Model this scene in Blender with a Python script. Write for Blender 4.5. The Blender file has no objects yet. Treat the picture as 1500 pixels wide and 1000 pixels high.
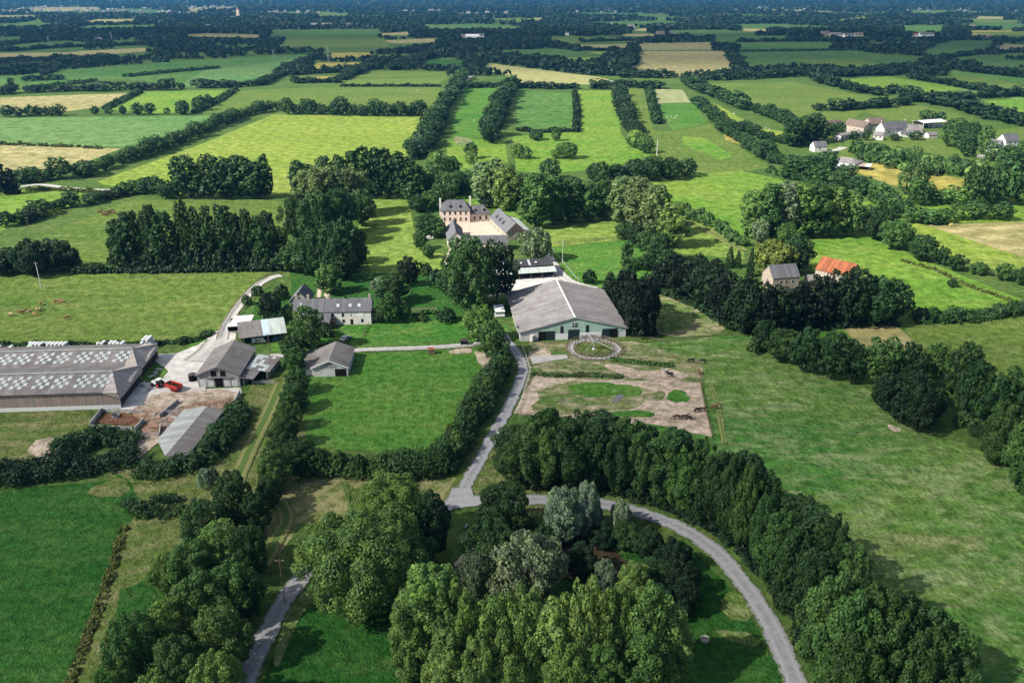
import bpy, bmesh, math, random
import numpy as np
from mathutils import Vector, Matrix
random.seed(7)
RNG = np.random.default_rng(11)
sc = bpy.context.scene
COL = sc.collection
R = math.radians

# ------------------------------------------------------------------ camera
CAM_H = 115.0
F = 1214.0                       # focal length in pixels of the 1500 px wide photograph
PITCH = math.atan(515.0 / F)
cd = bpy.data.cameras.new('camera'); cam = bpy.data.objects.new('camera', cd); COL.objects.link(cam)
cam.location = (0, 0, CAM_H); cam.rotation_euler = (math.pi/2 - PITCH, 0, 0)
cd.sensor_width = 36.0; cd.lens = 36.0 * F / 1500.0; cd.clip_start = 1.0; cd.clip_end = 60000.0
sc.camera = cam
CP, SP = math.cos(PITCH), math.sin(PITCH)

def ray(px, py):
    a = (px - 750.0) / F; b = (500.0 - py) / F
    return Vector((a, CP + b*SP, -SP + b*CP))
def P(px, py, z=0.0):
    """point at height z seen at that place of the photograph"""
    d = ray(px, py); t = (z - CAM_H) / d.z
    return Vector((0, 0, CAM_H)) + d * t
def P2(px, py): v = P(px, py); return (v.x, v.y)
def depth(v): return v.y*CP + (CAM_H - v.z)*SP
def height_at(base, px, py):
    d = ray(px, py); return CAM_H + d.z/d.y*base.y

# ------------------------------------------------------------------ helpers
def tag(o, label=None, cat=None, group=None, kind=None):
    if label: o['label'] = label
    if cat: o['category'] = cat
    if group: o['group'] = group
    if kind: o['kind'] = kind
    return o
def empty(name, loc, rz=0.0, label=None, cat=None, group=None):
    o = bpy.data.objects.new(name, None); COL.objects.link(o)
    o.location = loc; o.rotation_euler = (0, 0, rz); o.empty_display_size = 0.5
    return tag(o, label, cat, group)
def link(name, me, mat=None, parent=None):
    o = bpy.data.objects.new(name, me); COL.objects.link(o)
    if mat is not None and len(me.materials) == 0: me.materials.append(mat)
    if parent is not None: o.parent = parent
    return o
def np_mesh(name, V, Fq, k=4, smooth=False):
    me = bpy.data.meshes.new(name)
    V = np.asarray(V, dtype=np.float32); Fq = np.asarray(Fq, dtype=np.int32)
    n = len(Fq)
    me.vertices.add(len(V)); me.vertices.foreach_set('co', V.ravel())
    me.loops.add(n*k); me.loops.foreach_set('vertex_index', Fq.ravel())
    me.polygons.add(n); me.polygons.foreach_set('loop_start', np.arange(0, n*k, k, dtype=np.int32))
    me.update(calc_edges=True)
    return me
class MB:
    """collects simple solids into one mesh"""
    def __init__(s): s.v = []; s.f = []
    def add(s, vs, fs):
        o = len(s.v); s.v += [tuple(v) for v in vs]; s.f += [tuple(i+o for i in f) for f in fs]; return s
    def box(s, x0, x1, y0, y1, z0, z1):
        return s.add([(x0,y0,z0),(x1,y0,z0),(x1,y1,z0),(x0,y1,z0),(x0,y0,z1),(x1,y0,z1),(x1,y1,z1),(x0,y1,z1)],
                     [(0,3,2,1),(4,5,6,7),(0,1,5,4),(1,2,6,5),(2,3,7,6),(3,0,4,7)])
    def slab(s, quad, t):
        """a plate of thickness t hung under the four points"""
        q = [Vector(p) for p in quad]; n = (q[1]-q[0]).cross(q[3]-q[0]).normalized()
        if n.z < 0: n = -n
        lo = [p - n*t for p in q]
        return s.add(q+lo, [(0,1,2,3),(7,6,5,4),(0,4,5,1),(1,5,6,2),(2,6,7,3),(3,7,4,0)])
    def bar(s, a, b, w, h=None):
        h = h or w; a = Vector(a); b = Vector(b); d = (b-a).normalized()
        up = Vector((0,0,1)) if abs(d.z) < .95 else Vector((0,1,0))
        x = d.cross(up).normalized()*w/2; y = x.cross(d).normalized()*h/2
        vs = [a-x-y,a+x-y,a+x+y,a-x+y,b-x-y,b+x-y,b+x+y,b-x+y]
        return s.add(vs, [(0,3,2,1),(4,5,6,7),(0,1,5,4),(1,2,6,5),(2,3,7,6),(3,0,4,7)])
    def tube(s, a, b, r0, r1=None, n=8, cap=True):
        r1 = r0 if r1 is None else r1
        a = Vector(a); b = Vector(b); d = (b-a).normalized()
        up = Vector((0,0,1)) if abs(d.z) < .9 else Vector((1,0,0))
        x = d.cross(up).normalized(); y = x.cross(d)
        vs = []
        for c, r in ((a, r0), (b, r1)):
            for i in range(n):
                t = 2*math.pi*i/n; vs.append(c + x*math.cos(t)*r + y*math.sin(t)*r)
        fs = [(i,(i+1)%n,n+(i+1)%n,n+i) for i in range(n)]
        if cap: fs += [tuple(range(n-1,-1,-1)), tuple(range(n,2*n))]
        return s.add(vs, fs)
    def build(s, name, mat, parent=None):
        me = bpy.data.meshes.new(name); me.from_pydata(s.v, [], s.f); me.update()
        bm = bmesh.new(); bm.from_mesh(me); bmesh.ops.recalc_face_normals(bm, faces=bm.faces); bm.to_mesh(me); bm.free()
        return link(name, me, mat, parent)
def copy_tree(o, parent=None):
    c = o.copy(); COL.objects.link(c); c.parent = parent
    for ch in KIDS.get(o.name, []): copy_tree(ch, c)
    return c
KIDS = {}
def index_kids(o):
    KIDS[o.name] = [x for x in COL.objects if x.parent == o]
    for k in KIDS[o.name]: index_kids(k)

# ------------------------------------------------------------------ materials
def new_mat(name):
    m = bpy.data.materials.new(name); m.use_nodes = True; nt = m.node_tree; nt.nodes.clear()
    out = nt.nodes.new('ShaderNodeOutputMaterial'); return m, nt, out
def N(nt, t, **kw):
    n = nt.nodes.new(t)
    for k, v in kw.items():
        if k.startswith('i_'):
            key = k[2:]
            key = int(key) if key.isdigit() else key.replace('_', ' ')
            n.inputs[key].default_value = v
        else: setattr(n, k, v)
    return n
def rgb(c): return (c[0], c[1], c[2], 1.0)
def mixc(nt, fac, a, b, blend='MIX'):
    n = nt.nodes.new('ShaderNodeMix'); n.data_type = 'RGBA'; n.blend_type = blend
    for sock, v in ((0, fac), (6, a), (7, b)):
        if isinstance(v, bpy.types.NodeSocket): nt.links.new(v, n.inputs[sock])
        else: n.inputs[sock].default_value = v if sock == 0 else rgb(v)
    return n.outputs[2]
def ramp(nt, sock, lo, hi, a=0.0, b=1.0):
    n = nt.nodes.new('ShaderNodeMapRange'); n.inputs[1].default_value = lo; n.inputs[2].default_value = hi
    n.inputs[3].default_value = a; n.inputs[4].default_value = b; nt.links.new(sock, n.inputs[0]); return n.outputs[0]
def noise(nt, vec, scale, detail=3.0, rough=0.55, dist=0.0):
    n = N(nt, 'ShaderNodeTexNoise', i_Scale=scale, i_Detail=detail, i_Roughness=rough, i_Distortion=dist)
    nt.links.new(vec, n.inputs['Vector']); return n.outputs['Fac']
def coords(nt, scale=(1,1,1), rot=0.0, gen='Object'):
    tc = nt.nodes.new('ShaderNodeTexCoord'); mp = nt.nodes.new('ShaderNodeMapping')
    mp.inputs['Scale'].default_value = scale; mp.inputs['Rotation'].default_value = (0, 0, rot)
    nt.links.new(tc.outputs[gen], mp.inputs['Vector']); return mp.outputs[0]
def mul(nt, a, b, op='MULTIPLY'):
    n = nt.nodes.new('ShaderNodeMath'); n.operation = op
    for i, v in enumerate((a, b)):
        if isinstance(v, bpy.types.NodeSocket): nt.links.new(v, n.inputs[i])
        else: n.inputs[i].default_value = v
    return n.outputs[0]
def finish(nt, out, col, rough=0.9, spec=0.2, bump=None, bstr=0.5, bdist=0.1, metal=0.0):
    b = nt.nodes.new('ShaderNodeBsdfPrincipled')
    if isinstance(col, bpy.types.NodeSocket): nt.links.new(col, b.inputs['Base Color'])
    else: b.inputs['Base Color'].default_value = rgb(col)
    if isinstance(rough, bpy.types.NodeSocket): nt.links.new(rough, b.inputs['Roughness'])
    else: b.inputs['Roughness'].default_value = rough
    b.inputs['Specular IOR Level'].default_value = spec; b.inputs['Metallic'].default_value = metal
    if bump is not None:
        bp = nt.nodes.new('ShaderNodeBump'); bp.inputs['Strength'].default_value = bstr; bp.inputs['Distance'].default_value = bdist
        nt.links.new(bump, bp.inputs['Height']); nt.links.new(bp.outputs[0], b.inputs['Normal'])
    nt.links.new(b.outputs[0], out.inputs['Surface']); return b

def grass_mat(name, c1, c2, c3, patch=0.02, tuft=0.5, bdist=0.5, straw=0.35, stripe=None, stripe_c=None, swirl=0.0):
    """meadow: two greens in patches, a third (dry) colour in smaller flecks, tufts as bump; stripe=(angle, spacing m, amount)"""
    m, nt, out = new_mat(name)
    v = coords(nt)
    vs = coords(nt, scale=(0.55, 1.3, 1), rot=0.15)
    n1 = noise(nt, vs, patch, 4, .6, swirl); n2 = noise(nt, vs, patch*5, 5, .62, swirl); n3 = noise(nt, v, tuft, 3, .65)
    n4 = noise(nt, v, tuft*3.3, 2, .6)
    c = mixc(nt, ramp(nt, n1, .35, .65), c1, c2)
    c = mixc(nt, ramp(nt, n2, .46, .68, 0, straw), c, c3)
    d = mixc(nt, 1.0, c, mixc(nt, ramp(nt, n3, .34, .66), (.58,.64,.56), (1.34,1.3,1.34)), 'MULTIPLY')
    d = mixc(nt, 1.0, d, mixc(nt, ramp(nt, n4, .34, .66), (.78,.8,.76), (1.2,1.18,1.2)), 'MULTIPLY')
    if stripe:
        a, sp, am = stripe
        vv = coords(nt, rot=a)
        w = N(nt, 'ShaderNodeTexWave', i_Scale=2*math.pi/sp/6.28*0.32, i_Distortion=1.2, i_Detail=2.0)
        w.inputs['Detail Scale'].default_value = 0.4
        nt.links.new(vv, w.inputs['Vector'])
        d = mixc(nt, mul(nt, ramp(nt, w.outputs['Fac'], .35, .65), am), d, stripe_c or c3)
    h = mul(nt, n3, mul(nt, n4, .5), 'ADD')
    b = finish(nt, out, d, .95, .05, h, 1.0, bdist)
    at = nt.nodes.new('ShaderNodeAttribute'); at.attribute_name = 'rim'
    e1 = noise(nt, v, .10, 4, .7); e2 = noise(nt, v, .9, 3, .7)
    e = mul(nt, at.outputs['Fac'], mul(nt, ramp(nt, e1, .36, .64, -.45, .45), ramp(nt, e2, .36, .64, -.4, .4), 'ADD'), 'ADD')
    nt.links.new(ramp(nt, e, .40, .62), b.inputs['Alpha'])
    return m

def leaf_mat():
    m, nt, out = new_mat('foliage')
    oi = nt.nodes.new('ShaderNodeObjectInfo'); ge = nt.nodes.new('ShaderNodeNewGeometry')
    v = coords(nt)
    n1 = noise(nt, v, .35, 2)
    c = oi.outputs['Color']
    c = mixc(nt, 1.0, c, mixc(nt, ramp(nt, ge.outputs['Random Per Island'], 0, 1), (.68,.7,.7), (1.36,1.34,1.25)), 'MULTIPLY')
    tf = nt.nodes.new('ShaderNodeAttribute'); tf.attribute_name = 'tuft'
    c = mixc(nt, 1.0, c, mixc(nt, tf.outputs['Fac'], (.70,.74,.80), (1.36,1.28,1.12)), 'MULTIPLY')
    c = mixc(nt, 1.0, c, mixc(nt, ramp(nt, n1, .35, .65), (.82,.86,.9), (1.2,1.16,1.0)), 'MULTIPLY')
    c = mixc(nt, 1.0, c, mixc(nt, ramp(nt, oi.outputs['Random'], 0, 1), (.85,.88,.9), (1.15,1.13,1.05)), 'MULTIPLY')
    d = nt.nodes.new('ShaderNodeBsdfPrincipled'); d.inputs['Roughness'].default_value = .6; d.inputs['Specular IOR Level'].default_value = .25
    t = nt.nodes.new('ShaderNodeBsdfTranslucent'); mx = nt.nodes.new('ShaderNodeMixShader'); mx.inputs[0].default_value = .28
    nt.links.new(c, d.inputs['Base Color'])
    tc = mixc(nt, 1.0, c, (1.12,1.22,.72), 'MULTIPLY'); nt.links.new(tc, t.inputs['Color'])
    nt.links.new(d.outputs[0], mx.inputs[1]); nt.links.new(t.outputs[0], mx.inputs[2]); nt.links.new(mx.outputs[0], out.inputs['Surface'])
    return m
def plain(name, c, rough=.8, spec=.3, var=.25, sc_=1.5, metal=0.0, bump=0.0):
    m, nt, out = new_mat(name); v = coords(nt); n = noise(nt, v, sc_, 4, .6)
    lo = tuple(x*(1-var) for x in c); hi = tuple(x*(1+var) for x in c)
    finish(nt, out, mixc(nt, ramp(nt, n, .3, .7), lo, hi), rough, spec, n if bump else None, .6, bump or .1, metal)
    return m
def roof_mat(name, c, rib=(1,0), pitch=1.0, stain=(.5,.42,.36), stain_amt=.5, course=0.0, var=.22):
    """sheet or slate roof: ribs along one local axis, weather streaks and stained patches"""
    m, nt, out = new_mat(name)
    v = coords(nt)
    sx = (1/pitch, .06, .06) if rib == (1,0) else (.06, 1/pitch, .06)
    st = noise(nt, coords(nt, scale=sx), 1.0, 3, .7)
    pa = noise(nt, v, .22, 5, .65); fi = noise(nt, v, 1.6, 3, .6)
    a = mixc(nt, ramp(nt, st, .38, .62), tuple(x*(1-var) for x in c), tuple(x*(1+var) for x in c))
    a = mixc(nt, ramp(nt, pa, .44, .62, 0, stain_amt), a, tuple(x*y for x, y in zip(c, stain)))
    a = mixc(nt, ramp(nt, fi, .35, .65, .0, .35), a, tuple(x*.7 for x in c))
    if course:
        w = N(nt, 'ShaderNodeTexWave', i_Scale=.5/course, bands_direction='X' if rib != (1,0) else 'Y')
        nt.links.new(v, w.inputs['Vector'])
        a = mixc(nt, ramp(nt, w.outputs['Fac'], .0, .15, .45, 0), a, tuple(x*.5 for x in c))
    finish(nt, out, a, .85, .15, st, .5, .06)
    return m
def plank_mat(name, c, axis=0, w=.3, var=.35):
    m, nt, out = new_mat(name)
    s = [.05,.05,.05]; s[axis] = 1/w
    st = noise(nt, coords(nt, scale=tuple(s)), 1.3, 2, .8); pa = noise(nt, coords(nt), .35, 4)
    a = mixc(nt, ramp(nt, st, .3, .7), tuple(x*(1-var) for x in c), tuple(x*(1+var) for x in c))
    a = mixc(nt, ramp(nt, pa, .45, .75, 0, .4), a, tuple(x*.6 for x in c))
    finish(nt, out, a, .9, .1, st, .6, .05); return m
def stone_mat(name, c, c2, sc_=1.0):
    m, nt, out = new_mat(name); v = coords(nt)
    vo = N(nt, 'ShaderNodeTexVoronoi', i_Scale=1.6*sc_); nt.links.new(v, vo.inputs['Vector'])
    n = noise(nt, v, .5, 5, .65)
    a = mixc(nt, ramp(nt, vo.outputs['Distance'], .1, .7), tuple(x*1.12 for x in c), tuple(x*.8 for x in c))
    a = mixc(nt, ramp(nt, n, .42, .7, 0, .75), a, c2)
    finish(nt, out, a, .9, .1, vo.outputs['Distance'], .4, .05); return m
def glass_mat():
    m, nt, out = new_mat('window_glass'); finish(nt, out, (.012,.016,.022), .12, .5); return m
# ------------------------------------------------------------------ vegetation generators
LEAF = leaf_mat()
BARK = plank_mat('bark', (.16,.13,.10), 2, .2)
def norm(a): return a/np.maximum(np.linalg.norm(a, axis=1, keepdims=True), 1e-6)
def cards(pts, nrm, size, rng, aspect=1.0):
    n = len(pts); r = norm(rng.normal(size=(n,3)))
    u = norm(np.cross(nrm, r)); v = np.cross(nrm, u)
    s = size.reshape(-1,1)*.5
    j = rng.uniform(.65, 1.3, size=(n,4,1))
    u = u*s*aspect; v = v*s
    b = nrm*s*rng.uniform(-.35,.35,size=(n,1))
    V = np.stack([pts-u*j[:,0]-v*.25, pts-v*j[:,1]+b, pts+u*j[:,2]+v*.25, pts+v*j[:,3]-b*.5], axis=1).reshape(-1,3)
    Fq = np.arange(n*4).reshape(-1,4)
    return V, Fq
def clump_cards(cen, rad, stretch, card, cover, rng, middle, jit=.5, cull=.78, up=0.0):
    """leaf cards over the skins of many leaf clumps; those buried in another clump are dropped"""
    cen = np.asarray(cen); rad = np.asarray(rad); PT = []; NR = []; ID = []
    for i, (c, r) in enumerate(zip(cen, rad)):
        n = max(4, int(cover*12.6*r*r*stretch/(card*card*.55)))
        d = norm(rng.normal(size=(n,3)))
        out = c - middle; L = np.linalg.norm(out); out = out/L if L > .3 else np.array((0,0,1.))
        keep = (d@out > -.35) | (d[:,2] > .35)
        d = d[keep]
        rr = r*rng.uniform(.78, 1.12, size=(len(d),1))
        p = c + d*rr*np.array((1,1,stretch))
        PT.append(p); NR.append(norm(d + np.array((0,0,up)) + rng.normal(size=d.shape)*jit)); ID.append(np.full(len(d), i))
    p = np.concatenate(PT); nn = np.concatenate(NR); ii = np.concatenate(ID)
    keep = np.ones(len(p), bool)
    for k in range(len(cen)):
        q = (p-cen[k])/np.array((1,1,stretch)); keep &= ~((np.einsum('ij,ij->i', q, q) < (cull*rad[k])**2) & (ii != k))
    keep &= p[:,2] > .05
    return p[keep], nn[keep], ii[keep]

def set_tuft(me, t):
    a = me.attributes.new('tuft', 'FLOAT', 'POINT'); a.data.foreach_set('value', np.repeat(np.asarray(t, np.float32), 4))
SPEC = dict(big=(19., 23.), broad=(14., 12.), poplar=(22., 8.), conifer=(14., 7.), willow=(11., 12.), shrub=(3.6, 5.), columnar=(20., 6.5))
CARD = {0: .40, 1: .75, 2: 1.4, 3: 2.6}
def crown_mesh(kind, lod, var):
    rng = np.random.default_rng(abs(hash((len(kind)*31+ord(kind[0]), lod, var))) % 99991)
    H, W = SPEC[kind]; card = CARD[lod]; C = []; Rd = []; stretch = 1.0; jit = .5; aspect = 1.0; cover = 1.0; up = .15
    mid = np.array((0,0,H*.5))
    less = {0: 1.0, 1: .9, 2: .62, 3: .42}[lod]; big = {0: 1.0, 1: 1.05, 2: 1.25, 3: 1.5}[lod]
    ph = rng.uniform(0, 6.28, 4)
    def wob(th): return 1 + .16*math.sin(2*th+ph[0]) + .11*math.sin(3*th+ph[1]) + .07*math.sin(5*th+ph[2])
    if kind in ('broad', 'willow', 'big'):
        n = int({'broad': 40, 'willow': 40, 'big': 58}[kind]*less); z0 = H*.53; rz = H*.46
        for i in range(n):
            u = 1 - 1.80*(i+.5)/n; th = i*2.39996 + rng.uniform(-.35,.35)
            s = math.sqrt(max(0, 1-u*u)); f = rng.uniform(.62, 1.08)*wob(th+u)
            r = rng.uniform(.085, .185)*W*big*(.8 if u > .6 else 1)*(.78 if kind == 'big' else 1)
            C.append((s*math.cos(th)*(W/2-r*.8)*f, s*math.sin(th)*(W/2-r*.8)*f, z0 + u*(rz-r*.6)*(.9+.2*rng.random()))); Rd.append(r)
        C.append((0,0,z0)); Rd.append(W*.30); C.append((0,0,z0*.55)); Rd.append(W*.24)
        if kind == 'willow': stretch = 1.15; up = -.05
    elif kind in ('poplar', 'columnar'):
        n = int((64 if kind == 'poplar' else 40)*less); ra = (.13,.21) if kind == 'poplar' else (.15,.27)
        for i in range(n):
            t = (i+.5)/n; z = H*(.10 + .86*t)
            prof = min(1, t*2.6+.4)*math.sqrt(max(0, 1-(max(0, t-.4)/.64)**2))
            th = i*2.39996 + rng.uniform(-.5,.5)
            r = rng.uniform(*ra)*W*big*(.62+.38*prof)
            rr = (W/2-r*.7)*prof*rng.uniform(.55,1.08 if kind == 'poplar' else 1.4)*wob(th+t*3)
            C.append((math.cos(th)*rr, math.sin(th)*rr, z)); Rd.append(r)
        for t in (.3,.5,.7): C.append((0,0,H*t)); Rd.append(W*.2)
        stretch = 1.35
    elif kind == 'conifer':
        n = int(60*less)
        for i in range(n):
            t = (i+.5)/n; z = H*(.06+.9*t); prof = (1-t)**.75+.05; th = i*2.39996
            r = rng.uniform(.12,.19)*W*big*(.5+.5*prof); rr = (W/2-r*.6)*prof*rng.uniform(.7,1.1)
            C.append((math.cos(th)*rr, math.sin(th)*rr, z)); Rd.append(r)
        for t in (.15,.3,.5,.7): C.append((0,0,H*t)); Rd.append(W*.3*(1-t))
        stretch = .9; jit = .6
    else:
        n = int(20*max(less,.7))
        for i in range(n):
            u = 1 - 1.05*(i+.5)/n; th = i*2.39996+rng.uniform(-.4,.4); s = math.sqrt(max(0,1-u*u)); r = rng.uniform(.13,.22)*W*big; f = rng.uniform(.7,1.05)*wob(th)
            C.append((s*math.cos(th)*(W/2-r*.7)*f, s*math.sin(th)*(W/2-r*.7)*f, H*.28+u*(H*.66-r*.6))); Rd.append(r)
        C.append((0,0,H*.3)); Rd.append(W*.25); mid = np.array((0,0,H*.2))
    C = np.array(C); Rd = np.array(Rd)
    if lod < 2:      # each bough carries several smaller tufts
        C2 = [C]; R2 = [Rd*.86]; k = 6 if lod == 0 else 4
        for c, r in zip(C, Rd):
            o = c-mid; o = o/max(np.linalg.norm(o), .2); d = norm(rng.normal(size=(k,3))+o*1.0+np.array((0,0,.35)))
            C2.append(c + d*r*np.array((1,1,stretch))*.72); R2.append(r*rng.uniform(.34,.56,size=k))
        C = np.concatenate(C2); Rd = np.concatenate(R2)
    p, nn, ii = clump_cards(C, Rd, stretch, card, .9, rng, mid, jit*.85, up=up); tuft = rng.random(len(C))[ii]
    q = np.quantile(np.hypot(p[:,0], p[:,1]), .96); p[:,:2] *= (W/2)/q; p[:,2] *= (H*.985)/np.quantile(p[:,2], .998)
    sz = card*rng.uniform(.6,1.35,size=len(p))
    if kind == 'willow':     # hanging strands: longer cards that stand upright
        nn[:,2] *= .35; nn = norm(nn)
    V, Fq = cards(p, nn, sz, rng, aspect)
    me = np_mesh(kind+'_crown', V, Fq); set_tuft(me, tuft); me.materials.append(LEAF); return me
def trunk_mesh(kind, var):
    rng = random.Random(var*7+len(kind)); H, W = SPEC[kind]; mb = MB()
    top = H*(.85 if kind in ('poplar','columnar','conifer') else .6); r0 = H*.018 if kind in ('poplar','columnar') else H*.028
    pts = [Vector((0,0,-.3))]
    for i in range(1, 6): pts.append(Vector((rng.uniform(-.03,.03)*W, rng.uniform(-.03,.03)*W, top*i/5)))
    for i in range(5): mb.tube(pts[i], pts[i+1], r0*(1-i*.18), r0*(1-(i+1)*.18), 7, False)
    for k in range(7):
        i = rng.randint(1, 4); th = k*2.4+rng.uniform(-.4,.4); L = W*.3*rng.uniform(.7,1.1)
        if kind in ('poplar','columnar'): L *= .8
        a = pts[i]; b = a+Vector((math.cos(th)*L, math.sin(th)*L, L*.9)); mb.tube(a, b, r0*.4, r0*.12, 5, False)
    me = bpy.data.meshes.new(kind+'_trunk'); me.from_pydata(mb.v, [], mb.f); me.update(); me.materials.append(BARK); return me
PROTO = {}
NVAR = {0: 5, 1: 5, 2: 4, 3: 3}
def proto(kind, lod, var):
    k = (kind, lod, var)
    if k not in PROTO: PROTO[k] = crown_mesh(kind, lod, var)
    return PROTO[k]
def proto_trunk(kind, var):
    k = (kind, 'trunk', var)
    if k not in PROTO: PROTO[k] = trunk_mesh(kind, var)
    return PROTO[k]
NAMES = dict(big='broadleaf_tree', broad='broadleaf_tree', poplar='poplar_tree', columnar='poplar_tree', conifer='conifer_tree', willow='willow_tree', shrub='shrub')
CATS = dict(shrub='shrub')
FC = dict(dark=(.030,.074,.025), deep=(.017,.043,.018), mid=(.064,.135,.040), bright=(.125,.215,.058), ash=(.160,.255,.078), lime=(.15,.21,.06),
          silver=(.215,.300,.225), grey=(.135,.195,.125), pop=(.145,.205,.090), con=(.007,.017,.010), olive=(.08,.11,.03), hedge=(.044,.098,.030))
GR = {}          # group key -> (label, group)
TREES = []
def plant(kind, loc, h, w, col, grp, label=None):
    TREES.append(loc)
    if kind == 'broad' and w > 16.5: kind = 'big'
    d = math.hypot(loc.x, loc.y, CAM_H)
    lod = 0 if d < 255 else 1 if d < 480 else 2 if d < 900 else 3
    H, W = SPEC[kind]; var = random.randrange(NVAR[lod])
    lab, g = GR[grp] if grp else (label, None)
    if label: lab = label
    rz = random.uniform(0, 6.28); s = (w/W, w/W, h/H)
    c = FC[col] if isinstance(col, str) else col
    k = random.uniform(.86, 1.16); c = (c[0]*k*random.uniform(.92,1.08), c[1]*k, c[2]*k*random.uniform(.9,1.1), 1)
    cat = CATS.get(kind, 'tree')
    if lod >= 2 or kind == 'shrub':
        o = link(NAMES[kind], proto(kind, lod, var)); o.location = loc; o.rotation_euler = (0,0,rz); o.scale = s; o.color = c
        tag(o, lab, cat, g); return o
    root = empty(NAMES[kind], loc, rz, lab, cat, g); root.scale = s
    cr = link('crown', proto(kind, lod, var), None, root); cr.color = c
    link('trunk', proto_trunk(kind, var % 3), None, root)
    return root
def T(kind, px, yb, yt, wpx, col, grp=None, label=None):
    """a tree whose foot and top are seen at rows yb and yt of the photograph"""
    b = P(px, yb); h = height_at(b, px, yt); w = wpx*depth(b)/F
    return plant(kind, b, max(1.2, h), max(1.2, w), col, grp, label)
def ROW(kind, pts, n, wpx, col, grp, jx=3.0, jh=.1, cols=None, dy=0.0):
    """n trees along a line of (px, foot row, top row)"""
    for i in range(n):
        t = (i+.5)/n*(len(pts)-1) if n > 1 else .5; k = min(int(t), len(pts)-2); u = t-k
        a, b = pts[k], pts[k+1]
        px = a[0]+(b[0]-a[0])*u + random.uniform(-jx,jx); yb = a[1]+(b[1]-a[1])*u + random.uniform(-dy,dy)
        hh = ((a[1]-a[2])+((b[1]-b[2])-(a[1]-a[2]))*u)*random.uniform(1-jh,1+jh)
        T(kind if isinstance(kind, str) else random.choice(kind), px, yb, yb-hh, wpx*random.uniform(.72,1.35), col if not cols else random.choice(cols), grp)
def TROW(pts, h, wm, col, grp, kind='broad', gap=.72, jh=.25, off=.15, cols=None):
    """a hedgerow of trees along pixel points, h metres high, wm metres wide: near ones tree by tree, distant ones as one grown-together hedge"""
    W = [P(*p) for p in pts]
    seg = [(W[i+1]-W[i]).length for i in range(len(W)-1)]; L = sum(seg); x = wm*.4
    far = sum(p.y for p in W)/len(W) > 560; VV = []; FF = []; TT = []; off_ = 0
    while x < L:
        y = x
        for i, s_ in enumerate(seg):
            if y <= s_ or i == len(seg)-1: break
            y -= s_
        p = W[i].lerp(W[i+1], min(1, y/seg[i]))
        w = wm*random.choice((.5,.7,.85,1,1.1,1.35))*random.uniform(.85,1.15); hh = h*random.uniform(1-jh,1+jh)*(.5+.5*w/wm); p = p+Vector((random.uniform(-off,off)*wm, random.uniform(-off,off)*wm, 0))
        if not far: plant(kind, p, hh, w*1.12, col if not cols else random.choice(cols), grp)
        else:
            d = math.hypot(p.x, p.y); me = proto('broad', 2 if d < 900 else 3, random.randrange(3)); n = len(me.vertices); co = np.empty(n*3, np.float32); me.vertices.foreach_get('co', co); co = co.reshape(-1,3)
            a = random.uniform(0,6.28); ca, sa = math.cos(a), math.sin(a); s0 = w*1.12/12; q = np.stack([(co[:,0]*ca-co[:,1]*sa)*s0+p.x-W[0].x, (co[:,0]*sa+co[:,1]*ca)*s0+p.y-W[0].y, co[:,2]*hh/14], 1)
            VV.append(q); FF.append(np.arange(n).reshape(-1,4)+off_); off_ += n; TT.append(np.clip(np.full(n//4, random.random())+RNG.uniform(-.3,.3,n//4), 0, 1))
        x += w*gap*random.uniform(.8,1.15) + (wm*random.uniform(.3,1.2) if random.random() < .07 else 0)
    if far:
        me = np_mesh('hedgerow', np.concatenate(VV), np.concatenate(FF)); set_tuft(me, np.concatenate(TT)); me.materials.append(LEAF); o = link('field_hedge', me); o.location = (W[0].x, W[0].y, 0); c = FC[(cols or [col])[0]]; o.color = (*c, 1)
        tag(o, 'distant hedge of grown trees '+GR[grp][0].split('hedgerow tree ')[1], 'hedge')
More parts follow.
